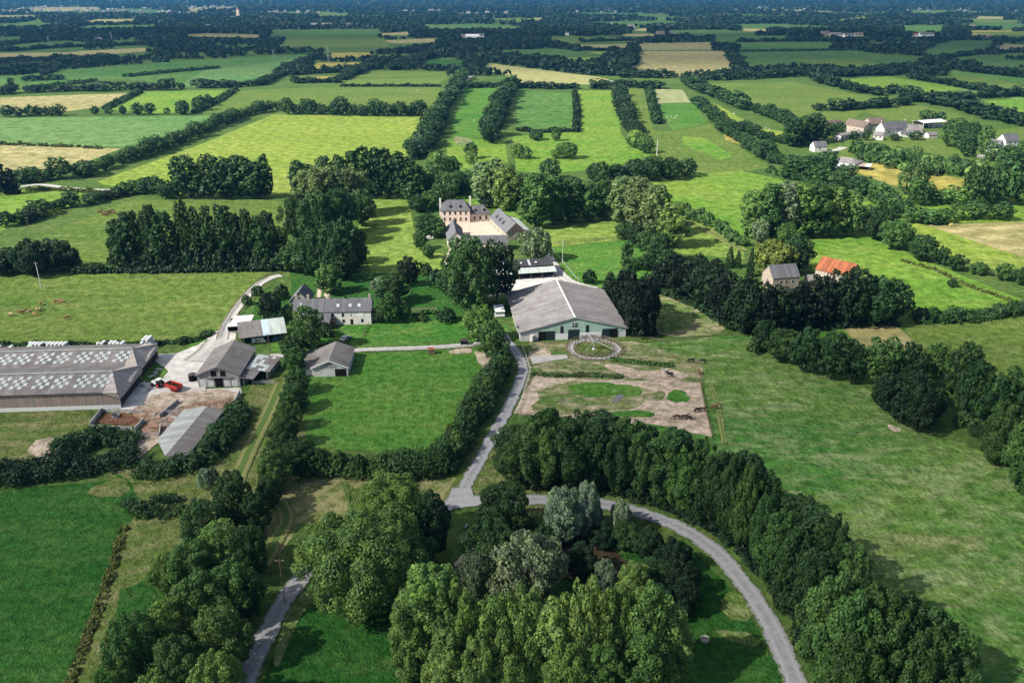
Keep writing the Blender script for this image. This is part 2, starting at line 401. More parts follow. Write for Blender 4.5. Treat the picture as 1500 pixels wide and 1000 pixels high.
def hedge(pts, h, wm, col, label, cat='hedge', name='hedge', lump=.5, gaps=0.0, group=None):
    """one hedge: a bumpy continuous mass of leaf clumps along pixel points"""
    rng = np.random.default_rng(int(abs(pts[0][0]*13+pts[0][1]*7)) + 5)
    W = [P(*p) for p in pts]; seg = [(W[i+1]-W[i]).length for i in range(len(W)-1)]; L = sum(seg)
    mean = sum(((p.x**2+p.y**2)**.5 for p in W))/len(W); card = max(.42, min(4.5, 2.3*math.hypot(mean, CAM_H)/829))
    C = []; Rd = []; r0 = max(card*.5, min(h*.42, wm*.34))
    step = r0*.55; x = 0; ph = rng.uniform(0,6,4)
    while x < L:
        y = x
        for i, s_ in enumerate(seg):
            if y <= s_ or i == len(seg)-1: break
            y -= s_
        p = W[i].lerp(W[i+1], min(1, y/seg[i])); dr = (W[i+1]-W[i]).normalized(); sd = Vector((-dr.y, dr.x, 0))
        prof = 1 + lump*(.6*math.sin(x/(h*1.3)+ph[0]) + .4*math.sin(x/(h*.55)+ph[1])) + rng.uniform(-.12,.12)
        x += step
        if gaps and rng.random() < gaps: continue
        for k in range(2 if wm < r0*3 else 3):
            o = rng.uniform(-1,1); r = r0*rng.uniform(.65,1.1)*max(.55, min(1.2, prof)); zt = h*prof*(1-.35*o*o)
            q = p + sd*o*(wm/2-r*.6); C.append((q.x, q.y, max(r*.4, (zt-r)*rng.uniform(.55,1.0)))); Rd.append(r)
        if rng.random() < .6:
            q = p + sd*rng.uniform(-.3,.3)*wm; C.append((q.x, q.y, r0*.5)); Rd.append(r0)
    if not C: return
    C = np.array(C); Rd = np.array(Rd); org = np.array((W[0].x, W[0].y, 0)); C = C-org
    PT = []; NR = []; TF = []
    for c, r in zip(C, Rd):
        n = max(4, int(.62*12.6*r*r/(card*card*.55))); d = norm(rng.normal(size=(n,3))); d = d[d[:,2] > -.45]
        PT.append(c + d*r*rng.uniform(.75,1.12,size=(len(d),1))); NR.append(norm(d+rng.normal(size=d.shape)*.42+np.array((0,0,.15)))); TF.append(np.full(len(d), rng.random()))
    p = np.concatenate(PT); nn = np.concatenate(NR); tf = np.concatenate(TF); k = p[:,2] > .05; p = p[k]; nn = nn[k]; tf = tf[k]
    V, Fq = cards(p, nn, card*rng.uniform(.6,1.35,size=len(p)), rng)
    me = np_mesh('hedge', V, Fq); set_tuft(me, tf); me.materials.append(LEAF)
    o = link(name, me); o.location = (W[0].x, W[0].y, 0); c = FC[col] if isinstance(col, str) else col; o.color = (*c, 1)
    return tag(o, label, cat, group)
# ------------------------------------------------------------------ ground, fields, lanes
FIELDS = []          # world polygons, used to keep the far woods off the fields
LAYER = [0]
def poly_mesh(name, pts, z, mat, kind='structure', label=None, cat=None):
    me = bpy.data.meshes.new(name); me.from_pydata([(x, y, z) for x, y in pts], [], [tuple(range(len(pts)))]); me.update()
    bm = bmesh.new(); bm.from_mesh(me); bmesh.ops.triangulate(bm, faces=bm.faces); bmesh.ops.recalc_face_normals(bm, faces=bm.faces)
    for f in bm.faces:
        if f.normal.z < 0: f.normal_flip()
    bm.to_mesh(me); bm.free()
    o = link(name, me, mat); return tag(o, label, cat, None, kind)
def ragged(pts, amp, step):
    """the outline cut into short pieces that wander"""
    out = []; n = len(pts); ph = [random.uniform(0, 6.28) for _ in range(4)]; s = 0
    for i in range(n):
        a = Vector(pts[i]); b = Vector(pts[(i+1) % n]); L = (b-a).length; k = max(1, int(L/step)); nr = Vector((-(b-a).y, (b-a).x)).normalized()
        for j in range(k):
            s += L/k
            w = amp*(.5*math.sin(s/(step*5.1)+ph[0]) + .35*math.sin(s/(step*2.3)+ph[1]) + random.uniform(-.4,.4))
            out.append(tuple(a.lerp(b, j/k) + nr*w))
    return out
def soft_poly(name, mat, pts, z, rim):
    """a sheet whose outer rim carries the attribute that lets the grass beneath show through in flecks"""
    bm = bmesh.new(); Q = []
    n = len(pts)
    for i in range(n):
        a = Vector(pts[i]); b_ = Vector(pts[(i+1) % n]); k = max(1, int((b_-a).length/(rim*2.5)))
        for j in range(k): Q.append(a.lerp(b_, j/k))
    area = sum(Q[i].x*Q[(i+1) % len(Q)].y-Q[(i+1) % len(Q)].x*Q[i].y for i in range(len(Q)))
    if area < 0: Q.reverse()
    vs = [bm.verts.new((q.x, q.y, z)) for q in Q]; f = bm.faces.new(vs); L = bm.verts.layers.float.new('rim')
    r = bmesh.ops.inset_region(bm, faces=[f], thickness=rim, use_even_offset=False)
    for v in bm.verts: v[L] = 0.0 if v in vs else 1.0
    old = set(vs)
    for v in bm.verts: v[L] = 0.0 if v in old else 1.5
    bmesh.ops.triangulate(bm, faces=bm.faces)
    for f in bm.faces:
        if f.normal.z < 0: f.normal_flip()
    me = bpy.data.meshes.new(name); bm.to_mesh(me); bm.free()
    o = link(name, me, mat); return tag(o, kind='structure')
def flat_mat(mat): return 'rim' not in [getattr(n, 'attribute_name', '') for n in mat.node_tree.nodes]
def FIELD(mat, *px, layer=1, amp=None, name='field'):
    pts = [P2(*p) for p in px]; FIELDS.append(pts); LAYER[0] += 1
    d = sum(p[1] for p in pts)/len(pts)
    return soft_poly(name, mat, pts, layer*.03 + (LAYER[0] % 40)*.0006, min(7.0, max(2.0, d*.007)))
def PATCH(mat, *px, layer=3, amp=.7, step=1.0, name='field', square=False):
    LAYER[0] += 1; z = layer*.03 + (LAYER[0] % 40)*.0006; pts = [P2(*p) for p in px]
    if flat_mat(mat): return poly_mesh(name, ragged(pts, amp, step), z, mat)
    ar = abs(sum(pts[i][0]*pts[(i+1) % len(pts)][1]-pts[(i+1) % len(pts)][0]*pts[i][1] for i in range(len(pts))))/2
    rim = min(max(1.2, amp*3.6), (.22 if square else .30)*math.sqrt(ar))
    for _ in range(0 if square else 2):
        pts = [tuple(Vector(p)*(1-t)+Vector(q)*t) for p, q in zip(pts, pts[1:]+pts[:1]) for t in (.25, .75)]
    ph = [random.uniform(0, 6.28) for _ in range(3)]; cx = sum(p[0] for p in pts)/len(pts); cy = sum(p[1] for p in pts)/len(pts); Q = []
    for x, y in pts:
        a = math.atan2(y-cy, x-cx); k = 1+.10*math.sin(3*a+ph[0])+.07*math.sin(7*a+ph[1])+.04*math.sin(13*a+ph[2]); Q.append((cx+(x-cx)*k, cy+(y-cy)*k))
    return soft_poly(name, mat, Q if ar < 900 and not square else pts, z, rim)
def spline(pts, n=8):
    out = []
    Q = [pts[0]] + list(pts) + [pts[-1]]
    for i in range(1, len(Q)-2):
        p0, p1, p2, p3 = [Vector(q) for q in Q[i-1:i+3]]
        for k in range(n):
            t = k/n
            out.append(.5*((2*p1)+(p2-p0)*t+(2*p0-5*p1+4*p2-p3)*t*t+(3*p1-p0-3*p2+p3)*t**3))
    out.append(Vector(pts[-1])); return out
def STRIP(name, mat, px, w, layer=5, wob=.12, n=8, kind='structure'):
    """a lane along pixel points; u runs across, v along in metres"""
    C = spline([P2(*p) for p in px], n); vs = []; uv = []; s = 0
    # resample so that the edges can wander
    D = [C[0]]
    for a, b in zip(C, C[1:]):
        L = (b-a).length; k = max(1, int(L/1.5))
        for j in range(1, k+1): D.append(a.lerp(b, j/k))
    LAYER[0] += 1; z = layer*.03 + (LAYER[0] % 40)*.0006
    for i, c in enumerate(D):
        d = (D[min(i+1, len(D)-1)]-D[max(i-1, 0)]).normalized(); nr = Vector((-d.y, d.x)); s += (c-D[i-1]).length if i else 0
        ww = w if not isinstance(w, (list, tuple)) else w[0]+(w[1]-w[0])*i/len(D)
        for k in range(5):
            u = k/4; e = random.uniform(-wob, wob) if k in (0, 4) else 0
            q = c + nr*(ww*(u-.5)+e); vs.append((q.x, q.y, z + (.05*ww*.25*(1-(2*u-1)**2))*.4)); uv.append((u, s))
    fs = [(i*5+k, i*5+k+1, i*5+k+6, i*5+k+5) for i in range(len(D)-1) for k in range(4)]
    me = bpy.data.meshes.new(name); me.from_pydata(vs, [], fs); me.update(); ul = me.uv_layers.new(name='UVMap')
    for l in me.loops: ul.data[l.index].uv = uv[l.vertex_index]
    bm = bmesh.new(); bm.from_mesh(me)
    for f in bm.faces:
        if f.normal.z < 0: f.normal_flip()
    bm.to_mesh(me); bm.free()
    o = link(name, me, mat); return tag(o, kind=kind)
def lane_mat(name, c, edge, mid=None, mid_w=.0):
    m, nt, out = new_mat(name); v = coords(nt); uvn = nt.nodes.new('ShaderNodeUVMap'); uvn.uv_map = 'UVMap'
    sx = nt.nodes.new('ShaderNodeSeparateXYZ'); nt.links.new(uvn.outputs[0], sx.inputs[0])
    a = mul(nt, mul(nt, sx.outputs[0], -.5, 'ADD'), 2.0); ab = nt.nodes.new('ShaderNodeMath'); ab.operation = 'ABSOLUTE'; nt.links.new(a, ab.inputs[0])
    n1 = noise(nt, v, .9, 5, .7); n2 = noise(nt, v, .12, 3); n3 = noise(nt, v, 5, 2)
    b = mixc(nt, ramp(nt, n1, .36, .64), tuple(x*.76 for x in c), tuple(x*1.18 for x in c))
    b = mixc(nt, ramp(nt, n2, .4, .7, 0, .35), b, tuple(x*.72 for x in c))
    # two paler wheel tracks
    w = mul(nt, ab.outputs[0], -.52, 'ADD'); w2 = nt.nodes.new('ShaderNodeMath'); w2.operation = 'ABSOLUTE'; nt.links.new(w, w2.inputs[0])
    b = mixc(nt, ramp(nt, w2.outputs[0], .05, .3, .6, 0), b, tuple(min(1, x*1.3) for x in c))
    if mid is not None:
        e = mul(nt, ab.outputs[0], mul(nt, ramp(nt, n1, .3, .7, -.15, .15), 0, 'ADD'), 'ADD')
        b = mixc(nt, ramp(nt, e, mid_w, mid_w+.12, 1, 0), b, mid)
    e = mul(nt, ab.outputs[0], ramp(nt, n1, .36, .64, -.3, .25), 'ADD')
    b = mixc(nt, ramp(nt, e, .80, .98), b, edge)
    finish(nt, out, b, .9, .15, n3, .5, .03); return m

GM = dict(
 base=grass_mat('meadow_rough', (.050,.105,.022), (.082,.135,.032), (.15,.16,.06), .012, .35, .4),
 emer=grass_mat('meadow_emerald', (.045,.145,.022), (.080,.180,.028), (.15,.215,.055), .02, .42, .7, .6),
 lush=grass_mat('meadow_lush', (.017,.078,.012), (.031,.098,.017), (.07,.13,.03), .03, .55, .7, .55),
 deep=grass_mat('meadow_deep', (.022,.085,.016), (.036,.105,.020), (.07,.13,.03), .03, .5, .7, .5),
 oliv=grass_mat('meadow_olive', (.080,.140,.026), (.118,.170,.034), (.18,.20,.07), .018, .30, .7, .5, swirl=.5, stripe=(R(80), 9, .12), stripe_c=(.05,.1,.02)),
 past=grass_mat('meadow_swirled', (.052,.142,.026), (.110,.180,.040), (.205,.245,.11), .022, .30, .9, .85, swirl=1.4),
 yell=grass_mat('meadow_yellow', (.165,.235,.034), (.215,.275,.046), (.235,.255,.085), .008, .16, .6, .4, stripe=(R(-25), 11, .12), stripe_c=(.12,.19,.03)),
 brig =grass_mat('meadow_bright', (.085,.200,.024), (.150,.230,.034), (.21,.25,.065), .010, .2, .5, .45),
 mid  =grass_mat('meadow_mid', (.050,.135,.030), (.085,.165,.040), (.14,.19,.065), .008, .12, .5, .4),
 pale =grass_mat('meadow_pale', (.085,.185,.055), (.125,.205,.065), (.17,.225,.09), .004, .10, .4, .4, stripe=(.2, 7, .4), stripe_c=(.07,.16,.05)),
 dark =grass_mat('meadow_dark', (.045,.115,.030), (.070,.135,.036), (.13,.16,.06), .006, .08, .4, .4),
 ochr =grass_mat('field_ochre', (.26,.235,.055), (.33,.27,.07), (.26,.23,.10), .006, .08, .3, .4),
 straw=grass_mat('field_straw', (.26,.235,.105), (.33,.29,.14), (.20,.19,.07), .008, .12, .3, .4),
 stubb=grass_mat('field_stubble', (.30,.26,.12), (.35,.30,.15), (.22,.20,.08), .006, .10, .3, .4, stripe=(R(78), 16, .5), stripe_c=(.18,.17,.06)),
 swath=grass_mat('field_swaths', (.20,.215,.065), (.25,.245,.085), (.30,.27,.13), .006, .10, .3, .3, stripe=(R(-62), 14, .65), stripe_c=(.36,.33,.17)),
 crop =grass_mat('field_pale_rows', (.24,.26,.12), (.28,.29,.15), (.33,.31,.19), .01, .1, .3, .3, stripe=(R(80), 14, .5), stripe_c=(.16,.2,.08)),
 rough=grass_mat('rough_grass', (.075,.125,.026), (.115,.145,.04), (.24,.205,.11), .03, .45, .7, .75),
 hay  =grass_mat('cut_grass', (.105,.145,.04), (.155,.17,.06), (.30,.26,.14), .03, .4, .5, .8, stripe=(R(35), 5, .45), stripe_c=(.30,.26,.13)),
 sand=grass_mat('trodden_earth', (.38,.295,.235), (.46,.37,.30), (.20,.18,.09), .035, .4, .25, .4),
 mixed=grass_mat('worn_paddock', (.075,.135,.03), (.17,.18,.075), (.40,.32,.24), .05, .35, .4, .8),
 muck=grass_mat('muck', (.27,.165,.115), (.35,.245,.185), (.12,.06,.036), .09, .6, .5, .9),
 lawn =grass_mat('lawn_yellow_green', (.125,.205,.034), (.175,.245,.048), (.21,.25,.08), .02, .2, .5, .4),  # even yellow green of the lawns
 dry  =grass_mat('meadow_dry', (.075,.140,.030), (.120,.170,.045), (.22,.235,.11), .04, .35, .8, .8),
 garden=grass_mat('kitchen_garden', (.024,.085,.012), (.035,.10,.016), (.06,.12,.03), .05, .5, .4, .4, stripe=(0, 1.2, .5), stripe_c=(.01,.045,.008)),
)
gv = [(-14000,-300,0),(14000,-300,0),(14000,16000,0),(-14000,16000,0)]
gm = bpy.data.meshes.new('ground'); gm.from_pydata(gv, [], [(0,1,2,3)]); tag(link('ground', gm, GM['base']), kind='structure'); at_ = gm.attributes.new('rim', 'FLOAT', 'POINT'); [setattr(q, 'value', 2.0) for q in at_.data]

F_ = FIELD
# --- far and middle fields, left
F_(GM['mid'], (33,128),(90,103),(187,95),(310,87),(465,78),(467,83),(383,120),(287,129),(187,117),(140,117),(40,131))
F_(GM['pale'], (300,103),(390,93),(462,80),(464,83),(400,110),(330,122),(262,126), layer=2)
F_(GM['straw'], (0,143),(180,137),(202,135),(147,157),(100,163),(0,160))
F_(GM['brig'], (207,135),(330,132),(283,163),(233,167),(157,160))
F_(GM['oliv'], (343,133),(500,127),(645,128),(640,167),(400,163),(285,166))
F_(GM['pale'], (0,173),(280,170),(317,168),(280,192),(187,217),(0,210))
F_(GM['straw'], (0,212),(177,218),(133,235),(77,247),(0,250))
F_(GM['yell'], (143,266),(290,213),(400,168),(625,169),(612,230),(500,262),(430,285),(240,288),(150,270))
F_(GM['oliv'], (60,345),(150,310),(190,293),(400,293),(430,300),(410,385),(115,388),(95,352))
F_(GM['brig'], (0,281),(55,278),(120,283),(115,300),(0,338))
F_(GM['oliv'], (0,405),(140,395),(395,390),(398,400),(368,418),(315,490),(265,503),(0,508))
F_(GM['mid'], (0,113),(63,108),(68,116),(20,130),(0,132))
F_(GM['straw'], (7,85),(123,75),(217,70),(217,75),(160,80),(113,87),(20,88))
F_(GM['dark'], (10,65),(103,60),(133,65),(33,73))
F_(GM['ochr'], (447,103),(467,92),(543,92),(533,98),(500,104))
F_(GM['ochr'], (433,113),(493,112),(490,120),(440,118))
F_(GM['ochr'], (484,78),(545,77),(545,84),(484,85))
F_(GM['oliv'], (510,118),(543,103),(663,105),(643,123),(500,125))
F_(GM['deep'], (610,97),(627,87),(682,88),(680,100),(653,102))
# --- centre strips
F_(GM['emer'], (680,128),(735,128),(730,160),(727,200),(665,205),(662,190))
F_(GM['mid'], (757,131),(838,137),(845,185),(838,192),(757,190))
F_(GM['brig'], (847,133),(900,133),(910,197),(927,213),(960,225),(900,245),(800,255),(757,250),(750,200),(833,193))
F_(GM['oliv'], (917,130),(943,131),(957,190),(990,225),(940,215),(925,185))
F_(GM['crop'], (960,130),(1000,132),(1012,150),(963,152))
F_(GM['emer'], (963,153),(1015,150),(1038,180),(985,192))
F_(GM['brig'], (655,205),(740,203),(745,250),(690,262),(655,240))
F_(GM['swath'], (703,103),(717,93),(877,113),(893,117),(867,124),(767,124),(740,110))
F_(GM['yell'], (820,80),(893,75),(877,90),(817,95))
F_(GM['stubb'], (930,75),(1065,75),(1075,107),(1000,112),(908,107))
F_(GM['straw'], (850,66),(1040,62),(1045,73),(930,74),(850,70))
# --- right
F_(GM['dark'], (1080,75),(1240,73),(1350,88),(1343,97),(1317,100),(1253,103),(1160,100),(1093,105),(1083,87))
F_(GM['oliv'], (1160,88),(1253,86),(1300,97),(1253,103), layer=2)
F_(GM['mid'], (1083,63),(1217,62),(1220,72),(1083,73))
F_(GM['mid'], (1047,55),(1153,52),(1150,60),(1050,60))
F_(GM['oliv'], (1037,123),(1160,120),(1290,145),(1240,182),(1190,178),(1130,160),(1067,143))
F_(GM['brig'], (1233,117),(1300,112),(1410,130),(1353,143),(1300,133))
F_(GM['oliv'], (1257,160),(1333,153),(1403,167),(1447,190),(1500,187),(1500,200),(1450,198),(1397,182),(1300,176))
F_(GM['dark'], (1347,77),(1393,60),(1457,60),(1450,68),(1400,82),(1350,80))
F_(GM['mid'], (1320,38),(1383,37),(1383,47),(1323,47))
F_(GM['ochr'], (1420,45),(1483,45),(1483,50),(1420,52))
F_(GM['yell'], (1200,33),(1270,24),(1270,30),(1210,33))
F_(GM['straw'], (1430,24),(1472,25),(1472,28),(1430,28))
F_(GM['mid'], (1330,16),(1380,16),(1385,22),(1340,23))
F_(GM['pale'], (1380,115),(1500,140),(1500,150),(1450,140),(1400,132))
F_(GM['oliv'], (1383,108),(1440,112),(1500,125),(1500,133),(1420,122))
F_(GM['mid'], (1350,100),(1420,105),(1500,115),(1500,121),(1400,110))
F_(GM['brig'], (1440,148),(1500,145),(1500,165),(1470,160))
F_(GM['straw'], (1468,64),(1500,66),(1500,74),(1460,72))
F_(GM['yell'], (1030,150),(1050,153),(1110,187),(1147,193),(1143,200),(1070,187))
F_(GM['ochr'], (1060,197),(1087,193),(1133,222),(1127,226),(1063,206))
F_(GM['brig'], (1000,200),(1033,202),(1073,228),(1057,235),(1000,212))
F_(GM['brig'], (950,265),(1000,257),(1083,250),(1140,262),(1165,275),(1160,330),(1090,345),(1000,325),(960,300))
F_(GM['ochr'], (1240,247),(1287,237),(1320,245),(1413,263),(1410,280),(1367,285),(1300,270))
F_(GM['brig'], (1185,352),(1260,342),(1335,372),(1420,408),(1500,440),(1490,447),(1340,462),(1330,445),(1260,400),(1190,398))
F_(GM['yell'], (1330,332),(1345,326),(1500,375),(1500,405),(1400,380),(1330,340))
F_(GM['stubb'], (1357,330),(1500,325),(1500,378), layer=2, amp=.3)
F_(GM['brig'], (1240,300),(1330,285),(1420,300),(1500,298),(1500,326),(1345,327),(1280,320))
F_(GM['oliv'], (1320,476),(1500,458),(1500,560),(1440,545),(1350,515))
F_(GM['stubb'], (1232,477),(1312,476),(1345,505),(1340,515),(1262,512), layer=2)
F_(GM['emer'], (1110,490),(1232,478),(1268,520),(1200,530),(1120,505))
# --- middle
F_(GM['lawn'], (528,290),(597,288),(612,363),(660,375),(690,410),(575,410),(545,400),(524,350))
F_(GM['brig'], (645,287),(712,280),(790,300),(800,335),(745,315),(700,300),(650,300))
F_(GM['lawn'], (775,333),(900,322),(960,345),(930,350),(807,362))
F_(GM['emer'], (805,364),(930,351),(985,372),(965,420),(880,430),(845,420))
F_(GM['lawn'], (985,310),(1090,350),(1090,380),(1000,372),(960,360))
F_(GM['deep'], (425,395),(700,405),(720,470),(690,470),(430,480))
F_(GM['emer'], (430,476),(690,467),(745,478),(742,496),(692,504),(400,516),(395,505))
F_(GM['emer'], (436,562),(515,517),(697,510),(728,520),(705,560),(660,640),(640,665),(430,655))
F_(GM['rough'], (370,560),(440,545),(450,660),(380,700),(300,700),(330,660))
F_(GM['emer'], (205,530),(225,528),(245,545),(232,560),(200,558))
F_(GM['emer'], (255,520),(305,485),(320,482),(300,505),(275,518))
F_(GM['deep'], (375,445),(400,430),(425,425),(430,470),(360,475))
F_(GM['rough'], (0,606),(130,600),(150,640),(70,690),(0,705))
F_(GM['rough'], (160,690),(300,680),(430,690),(660,690),(700,640),(740,640),(720,720),(660,745),(440,770),(330,800),(180,800))
F_(GM['hay'], (420,712),(500,697),(650,692),(668,700),(640,745),(560,740),(440,770),(395,830),(390,770))
F_(GM['lush'], (0,716),(120,708),(185,700),(186,770),(135,900),(95,1010),(0,1010))
F_(GM['rough'], (95,1010),(135,900),(186,765),(290,740),(300,800),(180,905),(135,1010))
F_(GM['lush'], (135,1010),(170,905),(175,865),(240,838),(300,845),(300,1010))
F_(GM['lush'], (355,1060),(415,930),(445,865),(470,840),(700,860),(1000,790),(1060,850),(1110,920),(1165,1010),(1180,1060))
F_(GM['past'], (925,505),(1000,497),(1060,492),(1110,492),(1260,565),(1480,685),(1560,720),(1560,1010),(1390,1040),(1200,1040),(1130,740),(1045,655),(1030,560))
F_(GM['emer'], (860,600),(1000,615),(1040,640),(1045,665),(860,640),(730,650))
F_(GM['mixed'], (775,500),(930,500),(1030,530),(1030,560),(760,610),(770,550))
F_(GM['rough'], (705,735),(735,690),(870,735),(1000,775),(960,800),(800,775),(700,765))
F_(GM['oliv'], (935,190),(985,192),(1040,182),(1065,205),(1130,245),(1080,252),(1000,258),(960,238), layer=0)
F_(GM['oliv'], (1150,195),(1500,200),(1500,300),(1240,250), layer=0)
PATCH(GM['rough'], (120,718),(150,708),(184,697),(190,712),(180,728),(150,730), layer=4, amp=2.0)
PATCH(GM['lush'], (165,690),(190,700),(205,730),(190,770),(175,760), layer=2, amp=2.0)
# --- trodden paddocks
PATCH(GM['sand'], (785,549),(865,556),(1025,560),(1033,600),(1043,640),(985,628),(880,615),(752,606),(765,580), layer=3, amp=.5, square=True)
PATCH(GM['mixed'], (812,558),(870,562),(945,562),(955,580),(925,598),(860,609),(785,605),(780,575), layer=4, amp=1.6)
PATCH(GM['emer'], (825,561),(890,560),(935,566),(945,576),(900,582),(840,580), layer=5, amp=1.4)
PATCH(GM['emer'], (865,607),(930,600),(962,606),(950,612),(880,611), layer=5, amp=1.0)
PATCH(GM['emer'], (977,574),(995,571),(1008,576),(1010,588),(992,591),(978,586), layer=5, amp=.6)
PATCH(GM['mixed'], (953,574),(972,571),(975,584),(958,588), layer=5, amp=.6)
PATCH(GM['emer'], (930,617),(1010,632),(1005,650),(930,640), layer=5, amp=.8)
PATCH(GM['sand'], (890,530),(945,545),(990,540),(1025,556),(985,560),(930,556),(900,545), layer=4, amp=1.0)
PATCH(GM['sand'], (772,514),(800,512),(812,520),(800,532),(776,534), layer=4, amp=.5)
PATCH(GM['mixed'], (945,425),(985,428),(1040,455),(1065,480),(1050,492),(960,495),(950,460), layer=3, amp=1.2)
PATCH(GM['dry'], (960,440),(1000,445),(1020,470),(990,490),(955,485), layer=4, amp=1.2)
PATCH(GM['sand'], (35,665),(55,640),(80,642),(88,655),(70,678), layer=4, amp=.6)
PATCH(GM['sand'], (690,510),(720,520),(728,545),(712,548),(700,528), layer=4, amp=.6)
PATCH(GM['sand'], (655,513),(690,509),(695,516),(665,520), layer=4, amp=.5)
PATCH(GM['mixed'], (662,198),(695,205),(690,215),(665,212), layer=4, amp=.8)
PATCH(GM['sand'], (1298,620),(1318,627),(1322,633),(1305,632), layer=3, amp=.3)
PATCH(GM['dry'], (430,875),(465,858),(470,870),(440,900),(415,960),(405,985),(402,960), layer=3, amp=.5)
PATCH(GM['dry'], (1215,790),(1330,778),(1440,786),(1450,806),(1330,816),(1240,814), layer=3, amp=3, square=True)
PATCH(GM['dry'], (1050,922),(1100,926),(1125,948),(1090,945),(1060,935), layer=3, amp=.9)
PATCH(GM['dry'], (1055,870),(1090,868),(1105,905),(1075,915),(1058,895), layer=3, amp=1.2)
PATCH(GM['garden'], (603,424),(642,423),(642,438),(601,440), layer=3, amp=.1)
CONC = plain('concrete', (.40,.38,.36), .9, .1, .22, .5)
GRAV = plain('pale_gravel', (.50,.42,.33), .95, .1, .15, .6)
YARD = plain('yard_stone', (.52,.49,.46), .95, .1, .25, .35)
ASPH = lane_mat('lane_asphalt', (.265,.265,.275), (.085,.115,.04))
GREY = lane_mat('track_stone', (.40,.385,.36), (.12,.14,.05))
TWIN = lane_mat('twin_track', (.42,.37,.29), (.08,.13,.03), (.06,.12,.025), .22)
CART = lane_mat('grass_track', (.185,.185,.065), (.075,.125,.028), (.085,.14,.03), .34)
PATCH(GRAV, (640,340),(645,326),(716,324),(748,345),(720,350),(672,350), layer=3, amp=.1, name='courtyard')
PATCH(YARD, (224,520),(258,518),(290,505),(318,485),(345,488),(345,525),(300,570),(352,568),(352,582),(230,590),(175,610),(180,575),(200,560),(232,560),(245,545),(228,528), layer=3, amp=.5, name='yard_path')
PATCH(YARD, (740,403),(812,400),(835,415),(842,425),(800,418),(730,432),(700,440),(705,425), layer=3, amp=.4, name='yard_path')
PATCH(GM['muck'], (205,590),(240,572),(280,580),(350,580),(345,600),(275,620),(240,630),(205,672),(183,672),(205,630),(190,612), layer=4, amp=.6, name='muck_path')
MUD = grass_mat('wet_muck', (.15,.072,.042), (.20,.105,.06), (.08,.045,.03), .09, .6, .5, .8)
PATCH(MUD, (140,605),(205,605),(200,625),(135,620), layer=5, amp=.2, name='muck_path')
PATCH(GM['sand'], (210,585),(260,572),(350,572),(352,582),(280,590),(240,604),(205,600), layer=5, amp=.7, name='yard_path')
PATCH(GM['sand'], (207,640),(232,632),(235,646),(205,672),(185,672), layer=5, amp=.4, name='yard_path')
PATCH(CONC, (777,522),(829,520),(832,525),(780,534), layer=6, amp=.15, name='concrete_path')
STRIP('lane', ASPH, [(738,490),(747,505),(762,525),(766,545),(755,575),(738,610),(718,645),(700,680),(685,705),(672,735)], 3.6, wob=.3)
STRIP('lane', ASPH, [(655,737),(700,733),(760,732),(830,733),(900,742),(985,768),(1050,810),(1100,870),(1135,930),(1165,1000),(1185,1060)], 4.5, layer=6, wob=.3)
STRIP('lane', ASPH, [(672,730),(640,752),(590,775),(520,800),(460,828),(425,868),(395,920),(368,980),(350,1030),(340,1060)], 4.2, layer=7, wob=.3)
PATCH(plain('lane_apron', (.30,.30,.305), .9, .15, .15, .8), (662,716),(690,716),(694,728),(712,733),(700,742),(668,745),(655,735), layer=9, amp=.12, name='lane_apron')
STRIP('track', GREY, [(742,496),(700,504),(640,509),(560,512),(515,514),(440,520),(395,522)], 3.6, layer=8)
STRIP('track', GREY, [(325,500),(330,480),(343,458),(358,438),(375,420),(395,408),(412,404)], 4.2, layer=8)
STRIP('track', GREY, [(290,530),(310,515),(325,498)], 11.0, layer=7)
STRIP('track', TWIN, [(478,400),(474,418),(472,440)], 5.0, layer=8)
STRIP('track', TWIN, [(668,352),(660,375),(652,400)], 4.0, layer=8)
STRIP('track', GREY, [(800,372),(815,395),(835,413),(872,424)], 5.5, layer=8)
STRIP('track', CART, [(412,560),(395,600),(375,640),(352,690),(345,715)], 4.4, layer=8)
STRIP('track', CART, [(410,735),(420,760),(405,790),(385,830)], 4.0, layer=8)
STRIP('track', GREY, [(30,274),(60,271),(110,277),(160,279)], 5.0, layer=8)
STRIP('track', CART, [(985,318),(1030,335),(1065,355),(1090,368)], 5.0, layer=8)
STRIP('track', CART, [(1140,250),(1170,258),(1200,270)], 6.0, layer=8)
STRIP('track', GREY, [(680,120),(695,108),(708,95)], 7.0, layer=8)
STRIP('track', GREY, [(888,118),(960,128)], 6.0, layer=8)
STRIP('track', CART, [(1040,562),(1050,590),(1057,625),(1062,650)], 1.6, layer=8, wob=.3)
STRIP('track', GREY, [(1205,222),(1225,220),(1236,216)], 7.0, layer=8)
# pond in the ring
m, nt, out = new_mat('pond_water'); v = coords(nt); n1 = noise(nt, v, .06, 3); n2 = noise(nt, v, 1.5, 3)
finish(nt, out, mixc(nt, ramp(nt, n1, .4, .65), (.018,.018,.012), (.075,.055,.032)), .06, .5, n2, .12, .02); WATER = m
PATCH(WATER, (665,845),(664,826),(676,812),(725,785),(780,780),(860,788),(905,805),(920,830),(885,858),(850,850),(760,845),(690,852), layer=10, amp=.8, name='water')
m, nt, out = new_mat('puddle_water'); finish(nt, out, (.10,.095,.11), .05, .5)
PATCH(m, (897,590),(903,580),(911,577),(914,580),(908,586),(900,590), layer=6, amp=.15, name='water')
